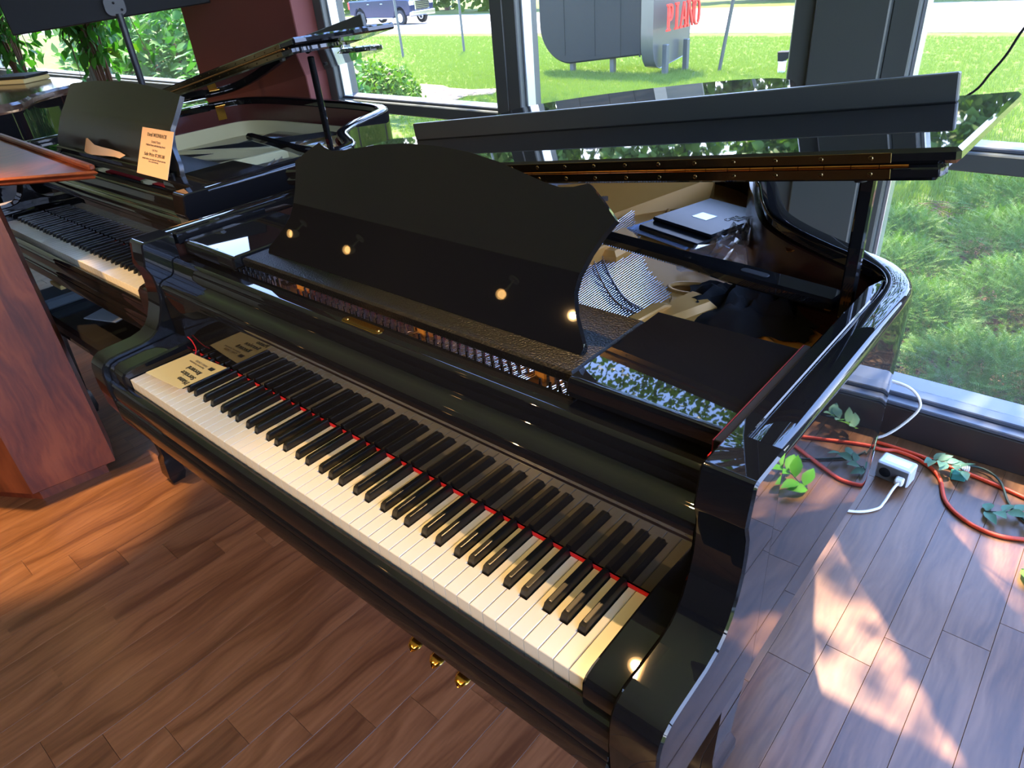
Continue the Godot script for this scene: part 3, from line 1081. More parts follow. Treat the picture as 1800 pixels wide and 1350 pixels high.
func far_trees() -> void:
	var leaf := leaf_mesh(0.75, 0.6)
	var xs := [-88, -74, -60, -47, -35, -24, -13, -2, 9, 20, 31]
	for i in xs.size():
		var z: float = -52.0 - (i * 37 % 11)
		var t := thing("far_tree", "leafy green tree along the far side of the road", "tree", gp(xs[i], z), 0.0, "trees across the road")
		var st := S()
		tube(st, PackedVector3Array([Vector3(0, -0.3, 0), Vector3(0.1, 2.5, 0), Vector3(0, 5, 0)]), 0.3, 8, 0.15)
		put(t, "trunk", st, "bark")
		var xf := []
		for k in 3600:
			var d := Vector3(rng.randfn(0, 1), rng.randfn(0, 1), rng.randfn(0, 1)).normalized()
			xf.append(Transform3D(any_basis(rng.randf_range(0.7, 1.5)), Vector3(0, 8.6, 0) + d * Vector3(7.0, 8.3, 4.5) * rng.randf_range(0.6, 1.0) * (1.0 + 0.16 * sin(d.x * 7.0 + i) * cos(d.y * 6.0))))
		copies(t, "foliage", leaf, "leaf_tree", xf)

func shade_shrubs() -> void:
	# dark shrubs outside the left bay
	var leaf := leaf_mesh(0.1, 0.055)
	var says := ["dark leafy shrub outside the window behind the closed piano", "tall dark shrub outside the window beside the maroon pillar", "broad dark shrub outside the farthest window"]
	var spots := [[-5.3, -3.0, 1.0, 1.7], [-3.9, -2.9, 0.8, 1.5], [-6.9, -3.2, 1.1, 1.9]]
	for s in 3:
		var q: Array = spots[s]
		var t := thing("leafy_shrub", says[s], "shrub", gp(q[0], q[1]), 0.0, "dark shrubs outside the left windows")
		var st := S()
		for k in 7:
			var a := k * 0.9
			tube(st, PackedVector3Array([Vector3(0, -0.1, 0), Vector3(cos(a) * 0.2, 0.6, sin(a) * 0.2), Vector3(cos(a) * 0.5, 1.3, sin(a) * 0.4)]), 0.018, 5)
		put(t, "stems", st, "bark")
		var xf := []
		for k in 3600:
			var d := Vector3(rng.randfn(0, 1), rng.randfn(0, 1), rng.randfn(0, 1)).normalized() * pow(rng.randf(), 0.4)
			xf.append(Transform3D(any_basis(rng.randf_range(0.7, 1.3)), Vector3(0, q[3] * 0.52, 0) + d * Vector3(q[2], q[3] * 0.55, 0.75)))
		copies(t, "foliage", leaf, "leaf_ficus", xf)

# ---------------------------------------------------------------- pianos
const XL := -0.138
const XR := 1.338
const KW := 0.0235
const RIM := 0.985
var key_meshes := {}
var pin_mesh: Mesh
var screw_mesh: Mesh

func outline(tail: Array, z_front: float) -> PackedVector2Array:
	var pts := PackedVector2Array([Vector2(XL, z_front)])
	pts.append_array(smooth2(tail, 4))
	pts.append(Vector2(XR, z_front))
	return pts

func inward(path: PackedVector2Array) -> PackedVector2Array:
	var r := PackedVector2Array()
	var n := path.size()
	for i in n:
		var t := (path[mini(i + 1, n - 1)] - path[maxi(i - 1, 0)]).normalized()
		r.append(Vector2(-t.y, t.x))
	return r

func band(path: PackedVector2Array, prof: Array, flip := true) -> SurfaceTool:
	var st := S()
	var nrm := inward(path)
	var rows := []
	for i in path.size():
		var row := PackedVector3Array()
		for q in prof:
			var p: Vector2 = path[i] + nrm[i] * float(q[0])
			row.append(Vector3(p.x, q[1], p.y))
		rows.append(row)
	grid(st, rows, false, true, flip, 0.6)
	for e in [0, path.size() - 1]:
		var poly := PackedVector2Array()
		for q in prof:
			poly.append(Vector2(q[0], q[1]))
		cap(st, poly, rows[e], Vector3(0, 0, 1))
	return st

func offset_poly(path: PackedVector2Array, d: float) -> PackedVector2Array:
	var nrm := inward(path)
	var r := PackedVector2Array()
	for i in path.size():
		r.append(path[i] + nrm[i] * d)
	return r

func slab(poly: PackedVector2Array, y0: float, y1: float, bevel := 0.0) -> SurfaceTool:
	# poly holds (x, z)
	var st := S()
	var q := PackedVector2Array()
	for p in poly:
		q.append(Vector2(p.x, -p.y))
	prism(st, q, Vector3(0, y0, 0), Vector3.RIGHT, Vector3(0, 0, -1), y1 - y0, bevel)
	return st

func profile_x(poly: Array, x0: float, x1: float, bevel := 0.003, crease := 0.75, keep := -9.0) -> SurfaceTool:
	# poly of [z, y], pushed along x
	var st := S()
	var q := PackedVector2Array()
	for p in poly:
		q.append(Vector2(-p[0], p[1]))
	# u = -z, v = y: u x v = -z x y = x
	prism(st, q, Vector3(x0, 0, 0), Vector3(0, 0, -1), Vector3.UP, x1 - x0, bevel, crease, 0.2205 if keep > -5.0 else 99.0)
	return st

func white_key(n: int) -> Mesh:
	# n: 0 is the lowest A; shapes repeat every seven, the ends differ
	var note := (n + 5) % 7       # 0 = C
	var id := note
	if n == 0: id = 10
	if n == 51: id = 11
	if key_meshes.has(id):
		return key_meshes[id]
	var g := 0.0005
	var half := 0.0063 + 0.0008
	var sharp_left := {1: -0.0033, 2: 0.0033, 4: -0.0045, 5: 0.0, 6: 0.0045}   # the black key left of D, E, G, A, B, from the joint
	var sharp_right := {0: -0.0033, 1: 0.0033, 3: -0.0045, 4: 0.0, 5: 0.0045}
	var l0 := g
	var r0 := KW - g
	var lt := l0
	var rt := r0
	if sharp_left.has(note) and n != 0:
		lt = sharp_left[note] + half
	if sharp_right.has(note) and n != 51:
		rt = KW + sharp_right[note] - half
	var p := [Vector2(l0, 0.0), Vector2(r0, 0.0)]
	if rt < r0 - 0.0002:
		p.append_array([Vector2(r0, -0.0505), Vector2(rt, -0.0505)])
	p.append_array([Vector2(rt, -0.150), Vector2(lt, -0.150)])
	if lt > l0 + 0.0002:
		p.append_array([Vector2(lt, -0.0505), Vector2(l0, -0.0505)])
	key_meshes[id] = slab(PackedVector2Array(p), 0.700, 0.735, 0.0009).commit()
	return key_meshes[id]

func black_key() -> Mesh:
	if key_meshes.has("b"):
		return key_meshes["b"]
	var st := S()
	var rows := []
	for q in [[0.705, 0.0059, -0.0525], [0.736, 0.0059, -0.0525], [0.7445, 0.0051, -0.0555], [0.7475, 0.0040, -0.0595], [0.7478, 0.0028, -0.0610]]:
		rows.append(PackedVector3Array([Vector3(-q[1], q[0], q[2]), Vector3(q[1], q[0], q[2]), Vector3(q[1], q[0], -0.1495), Vector3(-q[1], q[0], -0.1495)]))
	grid(st, rows, false, true, false, 0.86)
	var top: PackedVector3Array = rows[-1]
	out_poly(st, [top[0], top[1], top[2], top[3]], Vector3(0, 0.7, -0.1))
	key_meshes["b"] = st.commit()
	return key_meshes["b"]

func desk_mesh(shape: Array, prof: Array, thick: float) -> SurfaceTool:
	# shape: outline of [x, s] with s up along the bent profile; prof: points [y, z]
	var ss := [0.0]
	for i in range(1, prof.size()):
		ss.append(ss[-1] + Vector2(prof[i][0] - prof[i - 1][0], prof[i][1] - prof[i - 1][1]).length())
	var at := func(s: float) -> Array:
		var i := 0
		while i < prof.size() - 2 and s > ss[i + 1]:
			i += 1
		var t: float = (s - ss[i]) / (ss[i + 1] - ss[i])
		var y: float = lerpf(prof[i][0], prof[i + 1][0], t)
		var z: float = lerpf(prof[i][1], prof[i + 1][1], t)
		var s0 := maxf(s - 0.012, 0.0)
		var s1 := s + 0.012
		return [y, z, s0, s1]
	var pos := func(x: float, s: float) -> Vector3:
		var a: Array = at.call(s)
		return Vector3(x, a[0], a[1])
	var nor := func(s: float) -> Vector3:
		var d: Vector3 = pos.call(0.0, s + 0.012) - pos.call(0.0, maxf(s - 0.012, 0.0))
		return Vector3.RIGHT.cross(d).normalized()
	var outer := PackedVector2Array()
	for q in shape:
		outer.append(Vector2(q[0], q[1]))
	if area2(outer) < 0.0:
		outer.reverse()
	var st := S()
	var lim := 0.0
	for q in outer:
		lim = maxf(lim, q.y)
	var k := 0
	while k * 0.012 < lim:
		var strip_ := rect(-2.0, k * 0.012, 3.0, (k + 1) * 0.012)
		for poly in Geometry2D.intersect_polygons(outer, strip_):
			var ids := Geometry2D.triangulate_polygon(poly)
			for i in range(0, ids.size(), 3):
				var tri_ := [poly[ids[i]], poly[ids[i + 1]], poly[ids[i + 2]]]
				if (tri_[1] - tri_[0]).cross(tri_[2] - tri_[0]) > 0.0:
					tri_.reverse()
				for q in tri_:
					v3(st, nor.call(q.y), pos.call(q.x, q.y))
				tri_.reverse()
				for q in tri_:
					var n: Vector3 = nor.call(q.y)
					v3(st, -n, pos.call(q.x, q.y) - n * thick)
		k += 1
	var front := PackedVector3Array()
	var back := PackedVector3Array()
	for i in outer.size():
		var a := outer[i]
		var b := outer[(i + 1) % outer.size()]
		var steps := maxi(1, int(a.distance_to(b) / 0.02))
		for j in steps:
			var q := a.lerp(b, float(j) / steps)
			var f: Vector3 = pos.call(q.x, q.y)
			front.append(f)
			back.append(f - nor.call(q.y) * thick)
	grid(st, [back, front], false, true, true, 0.8)
	return st

func bar_between(a: Vector3, b: Vector3, w: float, h: float, bevel := 0.003) -> SurfaceTool:
	var st := S()
	var d := b - a
	var l := d.length()
	bx(st, Vector3(-w * 0.5, -h * 0.5, -l), Vector3(w * 0.5, h * 0.5, 0), bevel)
	return st

func along(a: Vector3, b: Vector3) -> Basis:
	var z := (a - b).normalized()
	var x := Vector3.UP.cross(z).normalized()
	return Basis(x, z.cross(x), z)

func make_piano(c: Dictionary) -> Node3D:
	var t := thing("grand_piano", c.label, "piano", c.at)
	var main: bool = c.main
	var path := outline(c.tail, -0.22)
	var fold := -0.578
	# case
	put(t, "rim", band(path, [[0.0, 0.62], [0.0, 0.973], [0.004, 0.981], [0.011, RIM], [0.037, RIM], [0.0415, 0.982], [0.043, 0.975], [0.043, 0.62]]), "lacquer")
	put(t, "inner_rim", band(path, [[0.0435, 0.79], [0.0435, 0.957], [0.052, 0.957], [0.052, 0.79]], true), c.inner)
	put(t, "soundboard", slab(offset_poly(path, 0.046), 0.765, 0.778), "soundboard")
	put(t, "bottom_frame", slab(offset_poly(path, 0.046), 0.622, 0.64), "black_matte")
	var arm := [[-0.2205, RIM], [-0.156, RIM], [-0.150, 0.983], [-0.147, 0.978], [-0.141, 0.945], [-0.138, 0.933], [-0.1385, 0.928], [-0.146, 0.908], [-0.1475, 0.885], [-0.1455, 0.857], [-0.138, 0.829], [-0.125, 0.801], [-0.113, 0.786], [-0.098, 0.776], [-0.073, 0.770], [-0.017, 0.768], [0.004, 0.766], [0.016, 0.760], [0.0245, 0.750], [0.029, 0.735], [0.031, 0.70], [0.028, 0.64], [0.02, 0.615], [-0.2205, 0.615]]
	for s in [[XL, XL + 0.064], [XR - 0.064, XR]]:
		put(t, "arm", profile_x(arm, s[0], s[1], 0.003, 0.8, -0.2215), "lacquer")
	for s in [[XL + 0.0645, -0.003], [1.225, XR - 0.0645]]:
		put(t, "cheek_block", profile_x([[-0.165, 0.765], [-0.15, 0.763], [-0.01, 0.757], [0.004, 0.753], [0.012, 0.744], [0.014, 0.725], [0.014, 0.60], [-0.165, 0.60]], s[0], s[1], 0.004, 0.8), "lacquer")
	put(t, "key_bed", profile_x([[-0.62, 0.655], [0.012, 0.655], [0.026, 0.650], [0.030, 0.642], [0.030, 0.618], [0.026, 0.613], [-0.62, 0.613]], XL + 0.065, XR - 0.065, 0.003), "lacquer")
	put(t, "key_slip", profile_x([[0.0035, 0.655], [0.0035, 0.712], [0.006, 0.7155], [0.014, 0.7165], [0.021, 0.714], [0.0235, 0.709], [0.0215, 0.704], [0.0235, 0.699], [0.026, 0.690], [0.0255, 0.672], [0.0225, 0.668], [0.027, 0.663], [0.028, 0.656]], XL + 0.065, XR - 0.065, 0.001, 0.8), "lacquer")
	# keyboard
	put(t, "key_felt", profile_x([[-0.1515, 0.735], [-0.1495, 0.735], [-0.1495, 0.7405], [-0.1515, 0.7405]], 0.0, 1.222, 0.0), "felt_red")
	var blacks := {0: -0.0033, 1: 0.0033, 3: -0.0045, 4: 0.0, 5: 0.0045}
	for n in 52:
		put(t, "white_key", white_key(n), "ivory", Vector3(n * KW, 0, 0))
		var note := (n + 5) % 7
		if blacks.has(note) and n < 51:
			put(t, "black_key", black_key(), "ebony", Vector3((n + 1) * KW + blacks[note], 0, 0))
	# fallboard with its rounded nose and the rail behind it
	var fall := [[-0.152, 0.743], [-0.1535, 0.860], [-0.1535, 0.863], [-0.1545, 0.868], [-0.1535, 0.877], [-0.157, 0.886], [-0.166, 0.892], [-0.178, 0.8935], [-0.188, 0.895], [-0.195, 0.902], [-0.1985, 0.914], [-0.200, 0.925], [-0.204, 0.930], [-0.212, 0.9315], [-0.243, 0.9315], [-0.246, 0.928], [-0.246, 0.86], [-0.175, 0.743]]
	var fb := put(t, "fallboard", profile_x(fall, -0.072, 1.272, 0.002, 0.72), "lacquer")
	if main:
		var word := "ESTONIA"
		for k in 7:
			var u := (k - 3) / 3.0
			letters(fb, "logo_letter", word[k], "gold_leaf", 0.021, Vector3(0.6015 + u * 0.052, 0.797 - u * u * 0.006, -0.1545), Basis(Vector3.BACK, -u * 0.2) * Basis(Vector3.RIGHT, -0.04), 0.0004, true)
		var orn := S()
		tube(orn, smooth3([Vector3(0.548, 0.806, -0.1548), Vector3(0.546, 0.815, -0.1552), Vector3(0.555, 0.818, -0.1553), Vector3(0.57, 0.815, -0.1553), Vector3(0.585, 0.820, -0.1555), Vector3(0.6015, 0.8235, -0.1556), Vector3(0.618, 0.820, -0.1555), Vector3(0.633, 0.815, -0.1553), Vector3(0.648, 0.818, -0.1553), Vector3(0.657, 0.815, -0.1552), Vector3(0.655, 0.806, -0.1548)], 5), 0.0007, 5)
		put(fb, "logo_scroll", orn, "gold_leaf")
		letters(fb, "logo_line", "Tallinn", "gold_leaf", 0.008, Vector3(0.6015, 0.812, -0.1551), Basis(Vector3.RIGHT, -0.04), 0.0004, true)
		var pl := S()
		prism(pl, round_rect(-0.053, -0.0105, 0.053, 0.0105, 0.0104, 6), Vector3.ZERO, Vector3.RIGHT, Vector3(0, 0, -1), 0.0012, 0.0004)
		var plate := put(t, "name_plate", pl, "brass", Vector3(0.59, 0.9316, -0.2245))
		for x in [-0.043, 0.043]:
			pl = S()
			lathe(pl, [[0.0, 0.0012], [0.004, 0.0012], [0.0035, 0.0022], [0.0, 0.0026]], Vector3(x, 0, 0), 10)
			put(plate, "screw", pl, "brass")
	# plate, pins, strings
	var plate_mat: String = c.plate
	put(t, "pin_block", slab(rect(XL + 0.05, -0.44, XR - 0.05, -0.252), 0.835, 0.868, 0.003), plate_mat)
	inside(t, path, plate_mat, main)
	# music shelf and side panels
	put(t, "music_shelf", slab(rect(0.160, -0.445, 1.026, -0.253), 0.942, 0.963, 0.004), "lacquer_satin")
	for s in [[XL + 0.078, 0.156], [1.031, XR - 0.078]]:
		var q := S()
		var x0: float = s[0]
		var x1: float = s[1]
		prism(q, PackedVector2Array([Vector2(0.232, 0.94), Vector2(0.470, 0.94), Vector2(0.472, 0.966), Vector2(0.470, 0.969), Vector2(0.244, 0.969), Vector2(0.236, 0.967), Vector2(0.2325, 0.961)]), Vector3(x0, 0, 0), Vector3(0, 0, -1), Vector3.UP, x1 - x0, 0.004, 0.7)
		put(t, "side_panel", q, "lacquer")
	if main:
		var sh := []
		for q in [[0.409, 0.0], [0.411, 0.012], [0.398, 0.03], [0.380, 0.055], [0.367, 0.085], [0.366, 0.11], [0.374, 0.145], [0.387, 0.178], [0.399, 0.199], [0.366, 0.224], [0.335, 0.2445], [0.31, 0.236], [0.285, 0.2325], [0.255, 0.236], [0.21, 0.2455], [0.15, 0.2575], [0.08, 0.2665], [0.0, 0.2695]]:
			sh.append([0.597 + q[0], q[1]])
		for i in range(sh.size() - 2, -1, -1):
			sh.append([0.597 * 2.0 - sh[i][0], sh[i][1]])
		var dk := put(t, "music_desk", desk_mesh(sh, [[0.9635, -0.300], [1.05, -0.3559], [1.10, -0.3882], [1.23, -0.4722]], 0.012), "lacquer")
		tag(dk, "")
	else:
		var sh := []
		for q in [[0.49, 0.0], [0.485, 0.04], [0.45, 0.09], [0.432, 0.14], [0.43, 0.2], [0.428, 0.245], [0.38, 0.252], [0.2, 0.266], [0.0, 0.271]]:
			sh.append([0.585 + q[0], q[1]])
		for i in range(sh.size() - 2, -1, -1):
			sh.append([0.585 * 2.0 - sh[i][0], sh[i][1]])
		var dk := put(t, "music_desk", desk_mesh(sh, [[0.9635, -0.272], [0.99, -0.276], [1.03, -0.285], [1.07, -0.297], [1.10, -0.314], [1.12, -0.33], [1.15, -0.352], [1.18, -0.373], [1.25, -0.42]], 0.014), "lacquer_dull")
		tag(dk, "")
		var ra := S()
		bx(ra, Vector3(0.12, 0.9635, -0.268), Vector3(1.05, 0.982, -0.255), 0.003)
		put(t, "desk_ledge", ra, "lacquer")
	# ledge on the treble side with its felt strip
	put(t, "rim_ledge", slab(PackedVector2Array([Vector2(1.2735, -0.206), Vector2(1.2955, -0.206), Vector2(1.2955, -0.64), Vector2(1.293, -0.70), Vector2(1.288, -0.735), Vector2(1.2735, -0.69)]), 0.955, 0.983, 0.003), "lacquer")
	put(t, "felt_strip", slab(rect(1.2625, -0.472, 1.2725, -0.205), 0.955, 0.977, 0.001), "felt_black")
	put(t, "felt_edge", slab(rect(1.2605, -0.472, 1.2620, -0.205), 0.952, 0.976), "felt_dark_red")
	put(t, "felt_block", slab(rect(1.2560, -0.222, 1.2735, -0.205), 0.935, 0.9515), "felt_red")
	put(t, "hinge_rail", slab(rect(XL + 0.0435, -1.0, XL + 0.062, -0.23), 0.955, 0.983, 0.003), "lacquer")
	for z in [-0.74, -1.05]:
		var lh := S()
		bx(lh, Vector3(XL + 0.0525, 0.905, z - 0.022), Vector3(XL + 0.056, 0.962, z + 0.022), 0.001)
		tube(lh, PackedVector3Array([Vector3(XL + 0.057, 0.968, z - 0.025), Vector3(XL + 0.057, 0.968, z + 0.025)]), 0.006, 8)
		put(t, "lid_hinge", lh, "brass")
	if not main:
		put(t, "plate_flange", band(path, [[0.056, 0.80], [0.056, 0.885], [0.066, 0.885], [0.066, 0.80]]), plate_mat)
		put(t, "plate_rib", slab(PackedVector2Array([Vector2(0.0, -0.50), Vector2(0.9, -1.05), Vector2(0.9, -1.08), Vector2(0.0, -0.53)]), 0.80, 0.88, 0.004), plate_mat)
	lid(t, path, fold, c.angle, main, c.lip)
	props(t, c)
	legs(t)
	return t

func inside(t: Node3D, path: PackedVector2Array, plate_mat: String, main: bool) -> void:
	var deep := -2.0
	for p in path:
		deep = maxf(deep, -p.y)
	# plate cut into strips so that its round openings are real holes
	var whole := offset_poly(path, 0.054)
	var holes := []
	var spots := [[0.826, -1.022, 0.088, 0.047, 0.15], [0.632, -1.325, 0.055, 0.115, -0.35], [0.895, -0.865, 0.055, 0.028, -0.3], [1.06, -0.70, 0.08, 0.05, 0.1], [0.36, -1.45, 0.09, 0.06, 0.0]] if main else [[0.5, -1.08, 0.1, 0.06, 0.0], [0.8, -0.95, 0.08, 0.05, 0.3]]
	var cuts := []
	for h in spots:
		var poly := PackedVector2Array()
		for k in 20:
			var a := TAU * k / 20.0
			var p := Vector2(cos(a) * h[2], sin(a) * h[3]).rotated(h[4])
			poly.append(Vector2(h[0] + p.x, h[1] + p.y))
		holes.append(poly)
		cuts.append(h[0])
	cuts.append_array([-1.0, 2.0])
	cuts.sort()
	var st := S()
	for k in cuts.size() - 1:
		for piece in Geometry2D.intersect_polygons(whole, rect(cuts[k], -3.0, cuts[k + 1], -0.40)):
			var parts: Array = [piece]
			for h in holes:
				var next := []
				for q in parts:
					next.append_array(Geometry2D.clip_polygons(q, h))
				parts = next
			for q in parts:
				var flat := PackedVector2Array()
				for p in q:
					flat.append(Vector2(p.x, -p.y))
				prism(st, flat, Vector3(0, 0.796, 0), Vector3.RIGHT, Vector3(0, 0, -1), 0.026, 0.0, 0.7)
	var pl := put(t, "iron_plate", st, plate_mat)
	for h in holes:
		# raised lip round each opening
		var ring := PackedVector3Array()
		for p in h:
			ring.append(Vector3(p.x, 0.822, p.y))
		ring.append(ring[0])
		ring.append(ring[1])
		st = S()
		tube(st, ring, 0.006, 6)
		put(pl, "opening_lip", st, plate_mat)
	# struts
	var bars := [[Vector3(0.615, 0, -0.33), Vector3(0.648, 0, -0.985)], [Vector3(0.9, 0, -0.33), Vector3(0.928, 0, -0.775)], [Vector3(0.225, 0, -0.33), Vector3(0.235, 0, -0.80)], [Vector3(1.14, 0, -0.33), Vector3(1.15, 0, -0.52)]]
	for b in bars:
		var d: Vector3 = b[1] - b[0]
		var l := d.length()
		var poly := PackedVector2Array([Vector2(0, 0.82), Vector2(l, 0.82), Vector2(l, 0.826), Vector2(l - 0.03, 0.832), Vector2(l - 0.065, 0.858), Vector2(l - 0.10, 0.872), Vector2(0.02, 0.889), Vector2(0, 0.889)])
		st = S()
		var u := d.normalized()
		var w := u.cross(Vector3.UP)
		prism(st, poly, b[0] - w * 0.013, u, Vector3.UP, 0.026, 0.003, 0.8)
		put(t, "plate_strut", st, plate_mat)
	if main:
		for w in [[Vector2(0.603, -0.86), Vector2(0.598, -0.965), Vector2(0.597, -1.03), Vector2(0.62, -1.04), Vector2(0.66, -1.015), Vector2(0.692, -0.972), Vector2(0.69, -0.875)], [Vector2(0.905, -0.60), Vector2(0.915, -0.74), Vector2(0.928, -0.79), Vector2(0.96, -0.785), Vector2(1.0, -0.757), Vector2(0.98, -0.70), Vector2(0.945, -0.60)]]:
			put(t, "plate_web", slab(PackedVector2Array(w), 0.815, 0.862, 0.011), plate_mat)
		st = S()
		var face := [Vector3(0.28, 0.885, -1.19), Vector3(0.645, 0.885, -1.45), Vector3(0.655, 0.824, -1.395), Vector3(0.45, 0.824, -1.12)]
		var foot := [Vector3(0.28, 0.80, -1.19), Vector3(0.645, 0.80, -1.45), Vector3(0.655, 0.80, -1.395), Vector3(0.45, 0.80, -1.12)]
		var centre := Vector3(0.5, 0.82, -1.29)
		out_poly(st, face.duplicate(), centre)
		out_poly(st, foot.duplicate(), centre)
		for i in 4:
			out_poly(st, [face[i], face[(i + 1) % 4], foot[(i + 1) % 4], foot[i]], centre)
		put(t, "plate_shoulder", st, plate_mat)
	# bearing bar in front of the dampers
	st = S()
	tube(st, PackedVector3Array([Vector3(0.66, 0.842, -0.595), Vector3(0.80, 0.842, -0.58), Vector3(0.895, 0.842, -0.60)]), 0.014, 8)
	put(t, "bearing_bar", st, plate_mat)
	# bridge with its pins
	var br := smooth3([Vector3(0.43, 0, -1.12), Vector3(0.55, 0, -0.98), Vector3(0.68, 0, -0.825), Vector3(0.77, 0, -0.735), Vector3(0.833, 0, -0.686), Vector3(0.90, 0, -0.657), Vector3(1.0, 0, -0.56), Vector3(1.14, 0, -0.46)], 5)
	st = S()
	var rows := []
	for i in br.size():
		var d := (br[mini(i + 1, br.size() - 1)] - br[maxi(i - 1, 0)]).normalized()
		var w := d.cross(Vector3.UP) * 0.016
		rows.append(PackedVector3Array([br[i] - w + Vector3(0, 0.778, 0), br[i] - w + Vector3(0, 0.841, 0), br[i] + w + Vector3(0, 0.841, 0), br[i] + w + Vector3(0, 0.778, 0)]))
	grid(st, rows, false, false, true, 0.8)
	put(t, "bridge", st, "black_matte" if main else "maple")
	var little := S()
	lathe(little, [[0.0014, 0.0], [0.0014, 0.009], [0.0, 0.0098]], Vector3.ZERO, 5, 0.3)
	var pin_small := little.commit()
	var xf := []
	var hp := []
	var strings := S()
	var felts := S()
	# hitch line: where plain strings end at the back
	var hitch := [Vector2(0.36, -1.34), Vector2(0.50, -1.24), Vector2(0.60, -1.09), Vector2(0.668, -1.009), Vector2(0.72, -0.933), Vector2(0.79, -0.851), Vector2(0.862, -0.80), Vector2(0.892, -0.771), Vector2(0.96, -0.69), Vector2(1.06, -0.58), Vector2(1.2, -0.46), Vector2(1.4, -0.42)]
	var n := 168
	var reach := deep - 0.075
	for i in n:
		var x := lerpf(0.32, 1.2, float(i) / (n - 1))
		if absf(x - 0.62) < 0.02 or absf(x - 0.905) < 0.018 or absf(x - 1.143) < 0.014:
			continue
		var slope := clampf((0.88 - x) * 1.05, -0.06, 0.42)
		var xe := x
		var ze := -0.6
		for k in 60:
			var zt := -0.33 - k * 0.018
			var xt := x - slope * (-0.33 - zt) * 0.55
			xe = xt
			ze = zt
			var lim := -2.0
			for h in hitch.size() - 1:
				if xt >= hitch[h].x and xt <= hitch[h + 1].x:
					lim = lerpf(hitch[h].y, hitch[h + 1].y, (xt - hitch[h].x) / (hitch[h + 1].x - hitch[h].x))
			if zt < lim or -zt > reach:
				break
		var a := Vector3(x + 0.012, 0.884, -0.30)
		var m1 := Vector3(x, 0.8485, -0.46)
		var e := Vector3(xe, 0.838, ze)
		for sgm in [[a, m1], [m1, e]]:
			tube(strings, PackedVector3Array(sgm), 0.0008, 4)
		hp.append(Transform3D(Basis.IDENTITY, Vector3(xe, 0.822, ze)))
	for i in br.size() - 1:
		for k in 3:
			for s in [-0.011, 0.011]:
				var p := br[i].lerp(br[i + 1], k / 3.0)
				var d := (br[i + 1] - br[i]).normalized().cross(Vector3.UP)
				xf.append(Transform3D(Basis.IDENTITY, p + d * float(s) + Vector3(0, 0.841, 0)))
	for i in 34:
		var x := 0.0 + i * 0.0062
		tube(strings, PackedVector3Array([Vector3(x, 0.886, -0.31), Vector3(x + 0.03, 0.868, -0.45), Vector3(x * 0.55 + 0.34 if main else x * 0.55 + 0.5, 0.862, -minf(1.36 - 0.005 * i, reach))]), 0.0011, 4)
	var so := put(t, "strings", strings, "steel")
	so.set_meta("kind", "stuff")
	copies(t, "bridge_pins", pin_small, "steel", xf)
	copies(t, "hitch_pins", pin_small, "steel", hp)
	# felt under the strings behind the pins
	for q in [[0.0, 0.205], [0.245, 0.595], [0.64, 0.88], [0.93, 1.2]]:
		put(t, "string_felt", slab(rect(q[0], -0.385, q[1], -0.352), 0.868, 0.876, 0.001), "felt_red" if q[0] > 0.2 else "felt_dark_red")
	# tuning pins in slanting columns of four
	if pin_mesh == null:
		st = S()
		lathe(st, [[0.0034, 0.0], [0.0034, 0.024], [0.0026, 0.0255], [0.0026, 0.033], [0.0, 0.0335]], Vector3.ZERO, 7, 0.5)
		pin_mesh = st.commit()
	if main:
		for i in 61:
			var x := 0.0 + i * 0.0198
			if (x > 0.19 and x < 0.275) or absf(x - 0.625) < 0.021 or absf(x - 0.905) < 0.021:
				continue
			for k in 4:
				put(t, "tuning_pin", pin_mesh, "steel", Vector3(x + k * 0.0045, 0.867, -0.295 - k * 0.0145))

